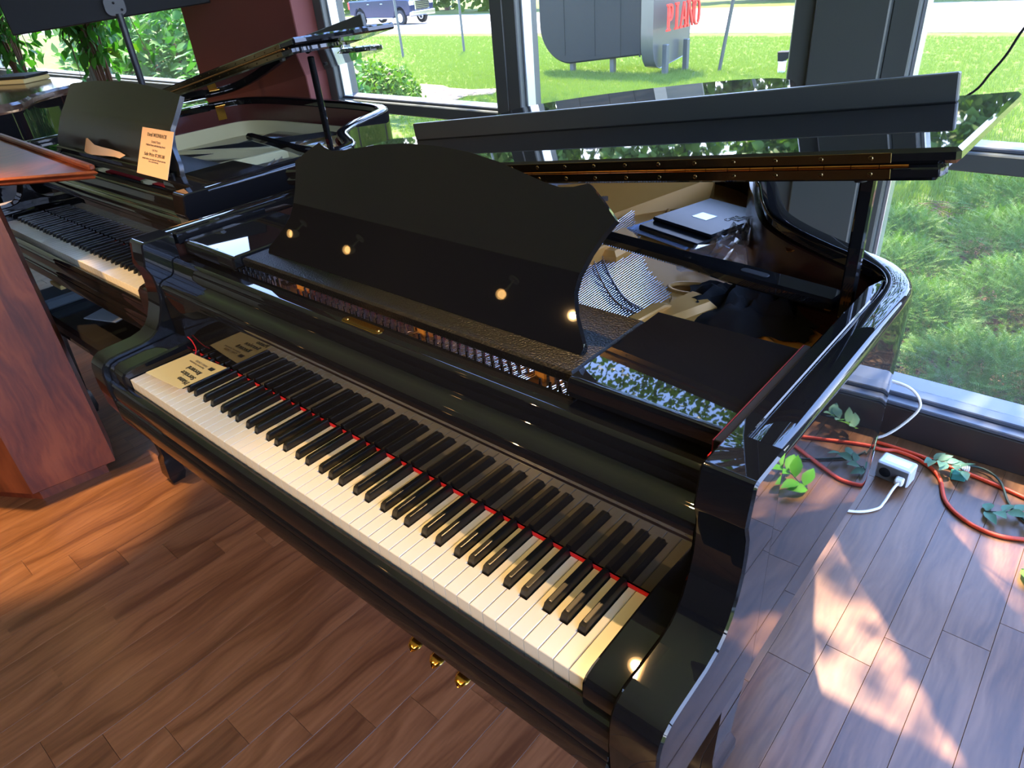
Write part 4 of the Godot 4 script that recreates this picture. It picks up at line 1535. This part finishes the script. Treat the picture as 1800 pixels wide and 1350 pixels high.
func lid(t: Node3D, path: PackedVector2Array, fold: float, angle: float, main: bool, lip: bool) -> void:
	var b := Basis(Vector3.BACK, angle)
	var o := Vector3(XL, 0.9915, 0)
	var edge := PackedVector2Array()
	var outer := offset_poly(path, -0.03)
	edge.append(Vector2(0.0, fold))
	for p in outer:
		if p.y < fold - 0.03:
			edge.append(Vector2(maxf(p.x - XL, 0.0), p.y))
	edge.append(Vector2(1.512, fold - 0.02))
	edge.append(Vector2(1.506, fold))
	var main_lid := put(t, "lid", slab(edge, 0.0, 0.0195, 0.005), "lacquer", o, b)
	var st := S()
	bx(st, Vector3(0.0, 0.0205, fold - 0.378), Vector3(1.528, 0.040, fold), 0.005)
	var flap := put(main_lid, "front_flap", st, "lacquer")
	flap.set_meta("label", "front part of the lid folded back")
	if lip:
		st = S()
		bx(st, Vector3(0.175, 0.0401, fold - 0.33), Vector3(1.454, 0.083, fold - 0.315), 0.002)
		put(main_lid, "flap_lip", st, "lacquer_dust_haze")
	for y in [[0.0035, 0.0165], [0.0235, 0.0365]]:
		st = S()
		bx(st, Vector3(0.06, y[0], fold - 0.001), Vector3(1.452, y[1], fold + 0.0012), 0.0004)
		put(main_lid, "hinge_leaf", st, "hinge_leaf")
	st = S()
	var x := 0.06
	while x < 1.45:
		tube(st, PackedVector3Array([Vector3(x, 0.02, fold + 0.0028), Vector3(x + 0.0335, 0.02, fold + 0.0028)]), 0.0026, 8)
		x += 0.0345
	put(main_lid, "hinge_barrel", st, "brass_hinge")
	if screw_mesh == null:
		st = S()
		lathe(st, [[0.0, 0.0], [0.0034, 0.0], [0.0028, 0.0008], [0.001, 0.001], [0.0, 0.0006]], Vector3.ZERO, 10, 0.6, 2)
		screw_mesh = st.commit()
	for k in 22:
		for y in [0.010, 0.030]:
			put(main_lid, "screw", screw_mesh, "hinge_leaf", Vector3(0.115 + k * 0.0625, y, fold + 0.0012))
	for r in [[1.41, -0.60], [0.9, -1.1]]:
		st = S()
		lathe(st, [[0.0, -0.006], [0.008, -0.005], [0.009, 0.0], [0.0, 0.0]], Vector3(r[0], 0, r[1]), 12)
		put(main_lid, "rubber_bumper", st, "black_matte")

func props(t: Node3D, c: Dictionary) -> void:
	var ang: float = c.angle
	# short stick that holds the lid
	var x := 1.225
	var under := 0.9915 + (x - XL) * tan(ang) - 0.002
	var st := S()
	var a := Vector3(1.245, 0.915, -0.705)
	var b := Vector3(x, under, -0.70)
	put(t, "short_prop", bar_between(a, b, 0.022, 0.014, 0.003), "lacquer", a, Basis(Vector3.RIGHT, (b - a).normalized().cross(Vector3.RIGHT).normalized() * -1.0, -(b - a).normalized()).orthonormalized())
	# long stick folded down across the plate, with a finger slot
	var q := PackedVector2Array([Vector2(0.0, -0.026), Vector2(0.0, 0.026), Vector2(0.20, 0.028), Vector2(0.28, 0.019), Vector2(0.66, 0.016), Vector2(0.68, 0.0), Vector2(0.66, -0.016), Vector2(0.28, -0.019), Vector2(0.20, -0.028)])
	st = S()
	prism(st, q, Vector3.ZERO, Vector3.RIGHT, Vector3(0, 0, -1), 0.022, 0.005)
	var p := put(t, "long_prop", st, "lacquer", Vector3(1.232, 0.925, -0.715), Basis(Vector3.UP, PI - 0.13))
	st = S()
	prism(st, round_rect(0.13, -0.009, 0.185, 0.009, 0.0089, 6), Vector3(0, 0.0205, 0), Vector3.RIGHT, Vector3(0, 0, -1), 0.0025, 0.001)
	put(p, "finger_slot", st, "black_matte")
	st = S()
	prism(st, round_rect(-0.03, -0.022, 0.03, 0.022, 0.008, 4), Vector3.ZERO, Vector3.RIGHT, Vector3.UP, 0.004, 0.001)
	var hp := put(t, "prop_plate", st, "brass_hinge", Vector3(1.262, 0.90, -0.675), Basis(Vector3.UP, -PI / 2))
	st = S()
	var ring := PackedVector3Array()
	for k in 11:
		ring.append(Vector3(cos(TAU * k / 10.0) * 0.007 - 0.012, sin(TAU * k / 10.0) * 0.007, 0.006))
	tube(st, ring, 0.0016, 6)
	tube(st, PackedVector3Array([Vector3(-0.005, 0, 0.006), Vector3(0.02, 0, 0.006)]), 0.002, 6)
	put(hp, "prop_pin", st, "brass_hinge")
	# lid hook bracket on the bent side
	st = S()
	bx(st, Vector3(-0.013, 0, 0), Vector3(0.013, 0.003, 0.022), 0.001)
	bx(st, Vector3(-0.012, -0.034, -0.001), Vector3(0.012, 0.001, 0.002), 0.001)
	if c.main:
		put(t, "lid_bracket", st, "brass", Vector3(1.083, 0.944, -0.885), Basis(Vector3.UP, 0.55))

func legs(t: Node3D) -> void:
	for p in [[1.226, -0.365], [-0.026, -0.365], [0.42, -1.12]]:
		var st := S()
		var rows := []
		for q in [[0.615, 0.075], [0.575, 0.075], [0.565, 0.062], [0.54, 0.056], [0.16, 0.038], [0.13, 0.047], [0.105, 0.047], [0.09, 0.036], [0.062, 0.036]]:
			var w: float = q[1]
			rows.append(PackedVector3Array([Vector3(-w, q[0], w), Vector3(w, q[0], w), Vector3(w, q[0], -w), Vector3(-w, q[0], -w)]))
		grid(st, rows, false, true, true, 0.85)
		var lo: PackedVector3Array = rows[-1]
		out_poly(st, [lo[0], lo[1], lo[2], lo[3]], Vector3(0, 0.3, 0))
		var leg := put(t, "leg", st, "lacquer", Vector3(p[0], 0, p[1]))
		st = S()
		lathe(st, [[0.0, -0.014], [0.03, -0.014], [0.033, -0.008], [0.033, 0.008], [0.03, 0.014], [0.0, 0.014]], Vector3(0, 0.033, 0.006), 16, 0.6, 0)
		put(leg, "caster", st, "brass")
	# pedal lyre
	var st := S()
	for x in [0.585, 0.70]:
		tube(st, PackedVector3Array([Vector3(x, 0.62, -0.36), Vector3(x + (0.643 - x) * 0.2, 0.4, -0.36), Vector3(x, 0.16, -0.36)]), 0.02, 10)
	put(t, "lyre_posts", st, "lacquer")
	st = S()
	bx(st, Vector3(0.535, 0.085, -0.44), Vector3(0.75, 0.165, -0.31), 0.01)
	put(t, "lyre_box", st, "lacquer")
	for x in [0.572, 0.645, 0.728]:
		st = S()
		var rows := []
		for q in [[-0.31, 0.010, 0.105], [-0.26, 0.010, 0.104], [-0.235, 0.014, 0.102], [-0.215, 0.0195, 0.098], [-0.196, 0.0195, 0.092], [-0.184, 0.013, 0.087], [-0.180, 0.003, 0.084]]:
			var w: float = q[1]
			var y: float = q[2]
			rows.append(PackedVector3Array([Vector3(x - w, y, q[0]), Vector3(x - w * 0.6, y + 0.006, q[0]), Vector3(x + w * 0.6, y + 0.006, q[0]), Vector3(x + w, y, q[0]), Vector3(x + w * 0.6, y - 0.006, q[0]), Vector3(x - w * 0.6, y - 0.006, q[0])]))
		grid(st, rows, false, true, true, 0.4)
		put(t, "pedal", st, "brass")

func pianos() -> void:
	mat("lacquer_dull", Color(0.115, 0.11, 0.10), 0.22)
	var tail := []
	for q in [[-0.138, -1.34], [-0.125, -1.47], [-0.05, -1.565], [0.10, -1.625], [0.32, -1.655], [0.54, -1.645], [0.70, -1.595], [0.79, -1.51], [0.835, -1.40], [0.87, -1.29], [0.908, -1.205], [0.943, -1.146], [0.972, -1.088], [1.005, -1.027], [1.045, -0.970], [1.11, -0.915], [1.185, -0.868], [1.25, -0.832], [1.297, -0.795], [1.325, -0.750], [1.337, -0.70], [XR, -0.62]]:
		tail.append(Vector2(q[0], q[1]))
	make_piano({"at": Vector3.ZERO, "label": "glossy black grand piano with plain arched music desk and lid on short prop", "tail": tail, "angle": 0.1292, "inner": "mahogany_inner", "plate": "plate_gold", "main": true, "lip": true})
	tail = []
	for q in [[-0.138, -1.02], [-0.12, -1.14], [-0.04, -1.22], [0.12, -1.265], [0.35, -1.285], [0.62, -1.298], [0.80, -1.288], [0.91, -1.24], [0.965, -1.15], [0.995, -1.08], [1.045, -0.97], [1.11, -0.885], [1.2, -0.83], [1.28, -0.785], [1.325, -0.72], [XR, -0.62]]:
		tail.append(Vector2(q[0], q[1]))
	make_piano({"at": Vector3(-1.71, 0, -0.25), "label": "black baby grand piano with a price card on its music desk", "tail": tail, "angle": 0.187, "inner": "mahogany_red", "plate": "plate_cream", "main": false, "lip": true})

# ---------------------------------------------------------------- furniture
func furniture() -> void:
	# lectern of red-brown wood
	var t := thing("lectern", "red-brown wooden lectern with moulded sloping tray beside the keyboards", "lectern", Vector3(-1.2, 0, 0.03))
	var o := -t.position
	var poly := PackedVector2Array()
	for q in [[-0.888, -0.089], [-0.935, 0.167], [-1.16, 0.30], [-1.42, 0.27], [-1.53, 0.02], [-1.42, -0.12], [-1.05, -0.135]]:
		poly.append(Vector2(q[0], q[1]))
	var base := inset(poly, 0.035)
	var st := slab(poly, 0.05, 0.99, 0.004)
	put(t, "body", st, "lectern_wood", o)
	st = slab(base, 0.0, 0.05)
	put(t, "plinth", st, "lectern_wood", o)
	var tray := PackedVector2Array()
	for q in [[-0.80, -0.345], [-1.28, 0.06], [-1.95, -0.05], [-1.80, -0.395]]:
		tray.append(Vector2(q[0], q[1]))
	put(t, "tray", slab(tray, 0.990, 1.003, 0.004), "lectern_wood", o)
	put(t, "tray_moulding", slab(inset(tray, -0.008), 1.0035, 1.015, 0.005), "lectern_wood", o)
	for e in [[0, 3], [1, 2]]:
		var a := Vector3(tray[e[0]].x, 1.024, tray[e[0]].y)
		var b := Vector3(tray[e[1]].x, 1.024, tray[e[1]].y)
		if e[0] == 0:
			put(t, "tray_rim", bar_between(a, b, 0.02, 0.018, 0.005), "lectern_wood", o + a, along(a, b))
	# bench under the second keyboard
	t = thing("piano_bench", "black piano bench pushed under the second piano's keyboard", "bench", Vector3(-1.05, 0, -0.34))
	st = S()
	bx(st, Vector3(-0.40, 0.44, -0.175), Vector3(0.40, 0.495, 0.175), 0.012)
	put(t, "seat", st, "lacquer")
	st = S()
	bx(st, Vector3(-0.36, 0.37, -0.14), Vector3(0.36, 0.44, 0.14), 0.004)
	put(t, "apron", st, "lacquer")
	for x in [-0.37, 0.37]:
		for z in [-0.145, 0.145]:
			st = S()
			var rows := []
			for q in [[0.44, 0.028], [0.38, 0.028], [0.11, 0.017], [0.095, 0.024], [0.03, 0.029], [0.0, 0.021]]:
				var w: float = q[1]
				rows.append(PackedVector3Array([Vector3(x - w, q[0], z + w), Vector3(x + w, q[0], z + w), Vector3(x + w, q[0], z - w), Vector3(x - w, q[0], z - w)]))
			grid(st, rows, false, true, true, 0.85)
			put(t, "leg", st, "lacquer")
	st = S()
	bx(st, Vector3(-1.43, 0.496, -0.48), Vector3(-1.285, 0.535, -0.18), 0.008)
	tag(put(self, "seat_cushion", st, "cushion_blue"), "grey-blue cushion lying on the black bench", "cushion")
	st = S()
	bx(st, Vector3(-1.44, 0.536, -0.42), Vector3(-1.34, 0.552, -0.26), 0.002)
	tag(put(self, "song_book", st, "paper_cream"), "cream book lying on the grey-blue cushion", "book")
	st = S()
	bx(st, Vector3(-0.075, 0, -0.05), Vector3(0.075, 0.002, 0.05))
	var sh := put(self, "paper_sheet", st, "paper_grey", Vector3(-1.045, 0.4955, -0.305), Basis(Vector3.UP, 0.35))
	tag(sh, "grey sheet of paper lying on the black bench", "paper")
	closed_piano()
	# stand with a wide black panel on a slim pole
	t = thing("display_stand", "wide black panel on a slim grey pole behind the baby grand piano", "stand", Vector3(-2.31, 0, -1.2), 1.17)
	st = S()
	tube(st, PackedVector3Array([Vector3(0, 0.03, 0), Vector3(0, 0.8, 0), Vector3(0, 1.37, 0)]), 0.016, 12)
	put(t, "pole", st, "pole_grey")
	for k in 3:
		st = S()
		var a := TAU * k / 3.0 + 0.4
		tube(st, smooth3([Vector3(0, 0.16, 0), Vector3(cos(a) * 0.1, 0.12, sin(a) * 0.1), Vector3(cos(a) * 0.26, 0.012, sin(a) * 0.26)], 4), 0.011, 8)
		put(t, "leg", st, "pole_grey")
	st = S()
	prism(st, rect(-0.46, -0.01, 0.42, 0.40), Vector3.ZERO, Vector3.RIGHT, Vector3.UP, 0.02, 0.004)
	put(t, "panel", st, "stand_black", Vector3(0, 1.36, -0.03), Basis(Vector3.BACK, 0.06) * Basis(Vector3.RIGHT, -0.12))
	st = S()
	prism(st, round_rect(-0.045, 0.0, 0.05, 0.085, 0.03, 5), Vector3.ZERO, Vector3.RIGHT, Vector3.UP, 0.012, 0.003)
	var br := put(t, "bracket", st, "pole_grey", Vector3(-0.01, 1.36, -0.008))
	for q in [[0.0, 0.055], [0.028, 0.025]]:
		st = S()
		lathe(st, [[0.006, 0.012], [0.006, 0.016], [0.0, 0.017]], Vector3(q[0], q[1], 0), 8, 0.6, 2)
		put(br, "screw", st, "stand_black")
	ficus(Vector3(-3.55, 0, -1.5), Vector3(0.78, 0.95, 0.17), "artificial ficus with hanging leaves by the maroon pillar")
	ficus(Vector3(-5.1, 0, -1.5), Vector3(0.75, 0.8, 0.2), "artificial ficus with hanging leaves by the far window")

func closed_piano() -> void:
	var t := thing("closed_grand_piano", "closed grand piano with a polished brown lid and books on it", "piano", Vector3(-2.62 - XR, 0, 0.06))
	var tail := []
	for q in [[-0.138, -1.02], [-0.12, -1.14], [-0.04, -1.22], [0.12, -1.265], [0.35, -1.285], [0.62, -1.298], [0.80, -1.288], [0.91, -1.24], [0.965, -1.15], [0.995, -1.08], [1.06, -0.98], [1.14, -0.90], [1.23, -0.85], [1.30, -0.80], [1.33, -0.74], [XR, -0.66]]:
		tail.append(Vector2(q[0], q[1]))
	var path := outline(tail, -0.15)
	put(t, "rim", band(path, [[0.0, 0.62], [0.0, 1.0], [0.043, 1.0], [0.043, 0.62]]), "lacquer")
	var lidp := offset_poly(path, -0.012)
	put(t, "lid", slab(lidp, 1.0005, 1.045, 0.012), "walnut_gloss")
	put(t, "bottom_frame", slab(offset_poly(path, 0.046), 0.622, 0.64), "black_matte")
	put(t, "key_lid", profile_x([[-0.15, 1.0], [-0.15, 0.64], [0.03, 0.64], [0.03, 0.79], [0.0, 0.83], [-0.10, 0.86]], XL + 0.03, XR - 0.03, 0.006), "lacquer")
	legs(t)
	for q in [[0.46, 0.0, 0.024, "paper_cream", "thick gilt-edged book at the bottom of the stack on the brown lid"], [0.44, 0.026, 0.014, "black_matte", "black book on top of the stack on the brown lid"]]:
		var st := S()
		bx(st, Vector3(-0.13, 0, -0.10), Vector3(0.13, q[2], 0.10), 0.003)
		var b := put(self, "book", st, q[3], Vector3(-3.62, 1.046 + q[1], -1.05), Basis(Vector3.UP, 0.5 + q[1] * 3.0))
		tag(b, q[4], "book", "books on the brown piano lid")

func ficus(at: Vector3, r: Vector3, label: String) -> void:
	var t := thing("artificial_ficus", label, "potted plant", at, 0.0, "artificial plants in the window")
	var st := S()
	lathe(st, [[0.0, 0.0], [0.12, 0.0], [0.15, 0.28], [0.165, 0.29], [0.165, 0.31], [0.145, 0.31], [0.135, 0.26], [0.0, 0.26]], Vector3.ZERO, 20)
	put(t, "pot", st, "stand_black")
	var leaves := [leaf_mesh(0.085, 0.044), leaf_mesh(0.07, 0.038, 0.35, 0.3), leaf_mesh(0.095, 0.05, 0.15, 0.25)]
	var tones := ["leaf_ficus", "leaf_ficus_yellow"]
	var rest := []
	var n := 0
	for k in 24:
		var tip := Vector3(rng.randf_range(-r.x, r.x), 1.25 + rng.randf_range(-0.35, 1.0) * r.y, rng.randf_range(-r.z, r.z))
		var mid := Vector3(tip.x * 0.4, 1.25 + r.y * 0.7, tip.z * 0.5)
		var pts := smooth3([Vector3(rng.randf_range(-0.03, 0.03), 0.27, 0), Vector3(tip.x * 0.15, 0.9, 0), mid, tip], 6)
		st = S()
		tube(st, pts, 0.009, 5, 0.002)
		put(t, "stem", st, "bark")
		for i in 80:
			var p := pts[int(lerpf(8, pts.size() - 1, rng.randf()))] + Vector3(rng.randfn(0, 0.11), rng.randfn(0, 0.10), rng.randfn(0, 0.06))
			p.z = clampf(p.z, -0.2, 0.22)
			var b := Basis(Vector3.UP, rng.randf_range(0, TAU)) * Basis(Vector3.RIGHT, rng.randf_range(0.1, 1.3)) * Basis(Vector3.BACK, rng.randf_range(-0.8, 0.8))
			b = b.scaled(Vector3.ONE * rng.randf_range(0.75, 1.25))
			if n < 280 and i % 3 == 0:
				put(t, "leaf", leaves[n % 3], tones[rng.randi() % 2], p, b)
				n += 1
			else:
				rest.append(Transform3D(b, p))
	var half := rest.size() / 2
	copies(t, "small_leaves", leaves[0], "leaf_ficus", rest.slice(0, half))
	copies(t, "curled_leaves", leaves[1], "leaf_ficus", rest.slice(half))

# ---------------------------------------------------------------- small things
func small_things() -> void:
	# service card on the bass keys
	var t := thing("service_card", "cream card printed Piano Service Record lying on the bass keys", "card", Vector3(0.101, 0.7515, -0.082), 0.075)
	var st := S()
	var rows := []
	for i in 9:
		var x := -0.069 + 0.138 * i / 8.0
		var y := 0.002 * pow(i / 8.0 - 0.45, 2.0) * 2.0
		rows.append([x, y])
	var top0 := PackedVector3Array()
	var top1 := PackedVector3Array()
	var low0 := PackedVector3Array()
	var low1 := PackedVector3Array()
	for q in rows:
		top0.append(Vector3(q[0], q[1] + 0.0006, 0.052))
		top1.append(Vector3(q[0] + 0.012, q[1] + 0.0006, -0.052))
		low0.append(Vector3(q[0], q[1], 0.052))
		low1.append(Vector3(q[0] + 0.012, q[1], -0.052))
	grid(st, [low0, top0, top1, low1], true, false, true, 0.8)
	put(t, "card", st, "paper_cream")
	var flat := Basis(Vector3.UP, PI - 0.09) * Basis(Vector3.RIGHT, -PI / 2)
	for q in [["Piano", 0.016, 0.042, 0.030], ["Service", 0.016, 0.030, 0.011], ["Record", 0.016, 0.024, -0.008]]:
		letters(t, "lettering", q[0], "ink", q[1] * 0.98, Vector3(q[2], 0.0020, q[3]), flat, 0.0003, true, true)
	letters(t, "small_print", "Registered Technicians", "ink_soft", 0.0052, Vector3(0.005, 0.0019, -0.026), flat, 0.0002)
	letters(t, "small_print", "PIANO CENTER", "ink_soft", 0.0075, Vector3(0.012, 0.0019, -0.034), flat, 0.0002)
	st = S()
	for k in 4:
		bx(st, Vector3(-0.008 + k * 0.0042, 0, -0.005), Vector3(-0.0052 + k * 0.0042, 0.0003, 0.005))
	put(t, "printed_bars", st, "ink", Vector3(0.056, 0.0022, -0.030), Basis(Vector3.UP, -0.09))
	st = S()
	tube(st, smooth3([Vector3(0.045, 0.7475, -0.134), Vector3(0.038, 0.757, -0.143), Vector3(0.020, 0.770, -0.147), Vector3(0.004, 0.776, -0.147)], 4), 0.0013, 6)
	tag(put(self, "ribbon", st, "felt_red"), "short red ribbon curling up behind the cream card", "ribbon")
	# price card on the second piano's music desk
	var lean := Basis(Vector3.RIGHT, -0.47)
	t = thing("price_card", "tan printed price card leaning on the second piano's music desk", "card", Vector3(-0.755, 0.967, -0.487))
	t.basis = lean * Basis(Vector3.BACK, 0.0)
	st = S()
	prism(st, rect(-0.104, 0.0, 0.104, 0.142), Vector3.ZERO, Vector3.RIGHT, Vector3.UP, 0.001)
	put(t, "card", st, "paper_tan")
	for q in [["Used WEINBACH", 0.015, 0.123, true], ["Grand Piano", 0.011, 0.103, false], ["Polished Ebony with Matching Bench", 0.0078, 0.092, false], ["List Price", 0.009, 0.078, false], ["Sale Price $7,995.00", 0.014, 0.064, true], ["Includes delivery, one tuning and a full parts warranty", 0.0056, 0.050, false], ["Ask us about financing", 0.0056, 0.043, false]]:
		letters(t, "print_line", q[0], "ink" if q[3] else "ink_soft", q[1], Vector3(0, q[2], 0.0014), Basis.IDENTITY, 0.0004, q[3], q[3])
	t = thing("paper_scrap", "curled tan leaflet tucked on the second piano's music desk", "paper", Vector3(-1.165, 0.983, -0.508))
	st = S()
	var f := PackedVector3Array()
	var g := PackedVector3Array()
	for i in 7:
		f.append(Vector3(-0.12 + i * 0.045, 0.008, 0.012 * sin(i * 0.9) + 0.01))
		g.append(Vector3(-0.105 + i * 0.045, 0.05 - 0.034 * i / 6.0 + (0.012 if i == 1 else 0.0), -0.006 + 0.012 * sin(i * 0.9)))
	grid(st, [f, g], false, false, false, 0.3)
	put(t, "sheet", st, "paper_tan")
	folder_and_bag()
	floor_things()

func folder_and_bag() -> void:
	# black document folder over a blue one, on the plate of the nearest piano
	var t := thing("blue_folder", "thin light blue folder under the black folder in the piano", "folder", Vector3(0.725, 0.829, -1.19), -0.27)
	var st := S()
	bx(st, Vector3(-0.118, 0, -0.15), Vector3(0.09, 0.006, 0.13), 0.001)
	put(t, "cover", st, "folder_blue")
	t = thing("black_folder", "black document folder with a silver label lying in the piano", "folder", Vector3(0.74, 0.8355, -1.175), -0.27)
	st = S()
	bx(st, Vector3(-0.098, 0, -0.145), Vector3(0.105, 0.016, 0.115), 0.004)
	put(t, "lower_cover", st, "folder_black")
	st = S()
	bx(st, Vector3(-0.095, 0.0162, -0.145), Vector3(0.105, 0.026, 0.07), 0.004)
	put(t, "upper_cover", st, "folder_black")
	st = S()
	bx(st, Vector3(-0.024, 0.0261, -0.028), Vector3(0.024, 0.0268, 0.012))
	put(t, "silver_label", st, "label_silver", Vector3(0.0, 0, -0.012))
	var b := Basis(Vector3.UP, PI / 2) * Basis(Vector3.RIGHT, -PI / 2)
	letters(t, "lettering", "KING", "print_white", 0.024, Vector3(0.078, 0.0264, -0.075), b, 0.0004, true)
	letters(t, "script", "Care", "print_white", 0.022, Vector3(0.058, 0.0264, -0.055), b, 0.0004, true)
	# crumpled clear plastic bag
	t = thing("plastic_bag", "crumpled clear plastic bag beside the black folder in the piano", "plastic bag", Vector3(0.905, 0.828, -1.06))
	st = S()
	var n := FastNoiseLite.new()
	n.seed = 4
	n.frequency = 1.0
	var sheet := []
	for i in 15:
		var row := PackedVector3Array()
		for j in 15:
			var u := i / 14.0 - 0.5
			var v := j / 14.0 - 0.5
			var hill := maxf(0.0, 1.0 - (u * u + v * v) * 3.0)
			var crease := absf(n.get_noise_2d(u * 7.0, v * 7.0 + 3.0))
			var y := 0.004 + hill * (0.03 + 0.10 * crease)
			var k := 1.0 + 0.5 * n.get_noise_2d(u * 3.0 + 20.0, v * 3.0)
			row.append(Vector3(u * 0.19 * k + v * 0.05, y, v * 0.25 * k))
		sheet.append(row)
	grid(st, sheet, false, false, false, 0.93)
	put(t, "film", st, "plastic_clear")
	# black cloth cover heaped in the treble corner
	t = thing("cloth_cover", "black cloth heaped in the piano beneath the folded prop", "cloth", Vector3(1.04, 0.828, -0.82))
	st = S()
	sheet = []
	for i in 25:
		var row := PackedVector3Array()
		for j in 25:
			var u := i / 24.0 - 0.5
			var v := j / 24.0 - 0.5
			var rr := u * u + v * v
			var hill := maxf(0.0, 1.0 - rr * 3.6)
			var fold_ := n.get_noise_2d(u * 5.0 + 7.0, v * 2.4) * 0.05 + n.get_noise_2d(u * 10.0, v * 6.0 + 50.0) * 0.02
			var edge := 1.0 + 0.35 * n.get_noise_2d(u * 3.0, v * 3.0 + 11.0)
			row.append(Vector3(u * 0.27 * edge, 0.002 + hill * (0.045 + fold_), v * 0.24 * edge - u * 0.12))
		sheet.append(row)
	grid(st, sheet, false, false, false, 0.2)
	put(t, "cloth", st, "cloth_black")

func cord(called: String, pts: Array, r: float, material: String, label: String, category := "cord") -> void:
	var v := []
	for p in pts:
		v.append(Vector3(p[0], p[2] if p.size() > 2 else r, p[1]))
	var st := S()
	tube(st, smooth3(v, 6), r, 8)
	tag(put(self, called, st, material), label, category)

func sprig(at: Vector3, turn: float, n: int, size: float, material: String, label: String, up := 0.35) -> void:
	var t := thing("leaf_sprig", label, "artificial leaves", at, turn)
	var st := S()
	var pts := smooth3([Vector3(0, 0.004, 0), Vector3(0.03, 0.02, 0.01), Vector3(0.07, 0.025, 0), Vector3(0.11, 0.012, -0.01)], 4)
	tube(st, pts, 0.002, 5)
	put(t, "stem", st, "cord_green")
	var leaf := leaf_mesh(size, size * 0.55, 0.3, 0.2)
	for k in n:
		var p := pts[int(float(k) / n * (pts.size() - 1))]
		var b := Basis(Vector3.UP, (1.1 if k % 2 else -1.1) + 1.57 + rng.randf_range(-0.4, 0.4)) * Basis(Vector3.RIGHT, -up + rng.randf_range(-0.3, 0.3)) * Basis(Vector3.BACK, rng.randf_range(-0.5, 0.5))
		put(t, "leaf", leaf, material, p, b)

func floor_things() -> void:
	# transformer box with its plug
	var t := thing("power_box", "grey metal power box with a white plug on the floor", "power box", Vector3(1.255, 0, -1.565), -0.1)
	var st := S()
	bx(st, Vector3(-0.048, 0.001, -0.03), Vector3(0.048, 0.062, 0.03), 0.004)
	put(t, "case", st, "box_grey")
	st = S()
	bx(st, Vector3(-0.044, 0.006, 0.0301), Vector3(0.044, 0.058, 0.034), 0.001)
	var face := put(t, "socket_face", st, "box_dark")
	st = S()
	lathe(st, [[0.0, 0.034], [0.017, 0.034], [0.016, 0.0352], [0.0, 0.0352]], Vector3(-0.02, 0.032, 0), 16, 0.6, 2)
	put(face, "socket", st, "stand_black")
	st = S()
	bx(st, Vector3(-0.036, 0.0621, -0.016), Vector3(0.036, 0.0625, 0.014))
	put(t, "label_sticker", st, "label_silver")
	t = thing("white_plug", "white mains plug and cord pushed into the power box", "plug", Vector3(1.278, 0.03, -1.528))
	st = S()
	bx(st, Vector3(-0.012, -0.011, -0.002), Vector3(0.012, 0.011, 0.024), 0.004)
	put(t, "plug_body", st, "cord_white")
	st = S()
	tube(st, smooth3([Vector3(0, 0, 0.022), Vector3(-0.006, -0.008, 0.05), Vector3(-0.012, -0.026, 0.10), Vector3(-0.02, -0.026, 0.14), Vector3(-0.065, -0.026, 0.187), Vector3(-0.15, -0.026, 0.21), Vector3(-0.3, -0.026, 0.2)], 6), 0.004, 8)
	put(t, "cord", st, "cord_white")
	cord("white_cable", [[1.10, -1.70, 0.004], [1.17, -1.72, 0.03], [1.225, -1.745, 0.10], [1.245, -1.765, 0.155], [1.21, -1.77, 0.20], [1.14, -1.772, 0.21], [1.05, -1.775, 0.20]], 0.0045, "cord_white", "white cable looping up against the window sill", "cable")
	cord("extension_cord", [[0.9, -1.62], [1.05, -1.66], [1.176, -1.68], [1.226, -1.700], [1.301, -1.687], [1.362, -1.635], [1.404, -1.532], [1.465, -1.477], [1.538, -1.46], [1.607, -1.485], [1.75, -1.56]], 0.006, "cord_orange", "orange extension cord curving across the floor boards")
	cord("mains_lead", [[1.0, -1.70], [1.2, -1.716], [1.296, -1.714], [1.364, -1.706], [1.451, -1.698], [1.577, -1.673], [1.75, -1.62]], 0.006, "cord_orange", "orange mains lead running along the baseboard")
	cord("garland_wire", [[1.417, -1.735, 0.014], [1.465, -1.738, 0.014], [1.51, -1.694, 0.018], [1.546, -1.625, 0.005], [1.593, -1.57, 0.005], [1.70, -1.50, 0.005]], 0.0035, "cord_green", "dark green twisted wire crossing the orange cord", "wire")
	t = thing("cord_connector", "green plug end with a white ribbed collar on the floor", "plug", Vector3(1.405, 0, -1.665), 0.25)
	st = S()
	bx(st, Vector3(-0.02, 0.002, -0.012), Vector3(0.02, 0.028, 0.014), 0.003)
	put(t, "plug_body", st, "plastic_teal")
	st = S()
	for k in 5:
		lathe(st, [[0.0, -0.002], [0.010, -0.002], [0.010, 0.002], [0.0, 0.002]], Vector3(0.008 + k * 0.0055, 0.012, -0.045), 12, 0.6, 0)
	put(t, "collar", st, "cord_white")
	sprig(Vector3(1.325, 0.012, -1.70), -0.35, 11, 0.045, "leaf_garland", "pale green leaf sprig lying over the orange cord")
	sprig(Vector3(1.62, 0.004, -1.36), 0.3, 6, 0.075, "leaf_bright", "bright green leaf sprig on the sunlit floor", 0.6)
	sprig(Vector3(1.60, 0.03, -1.715), 0.05, 8, 0.06, "leaf_garland", "pale leaf sprig leaning on the window baseboard", 0.7)
	sprig(Vector3(1.50, 0.004, -1.545), 0.2, 7, 0.055, "leaf_garland", "pale leaf sprig beside the curve of the orange cord", 0.3)
	# loose wire that hangs in front of the window behind the lid
	cord("hanging_wire", [[1.33, -1.74, 1.52], [1.285, -1.745, 1.30], [1.245, -1.75, 1.225], [1.225, -1.75, 1.17], [1.201, -1.75, 1.126], [1.175, -1.75, 1.083], [1.10, -1.75, 1.03], [1.0, -1.755, 0.96], [0.985, -1.79, 0.932]], 0.003, "stand_black", "thin black wire hanging in front of the window behind the lid", "wire")
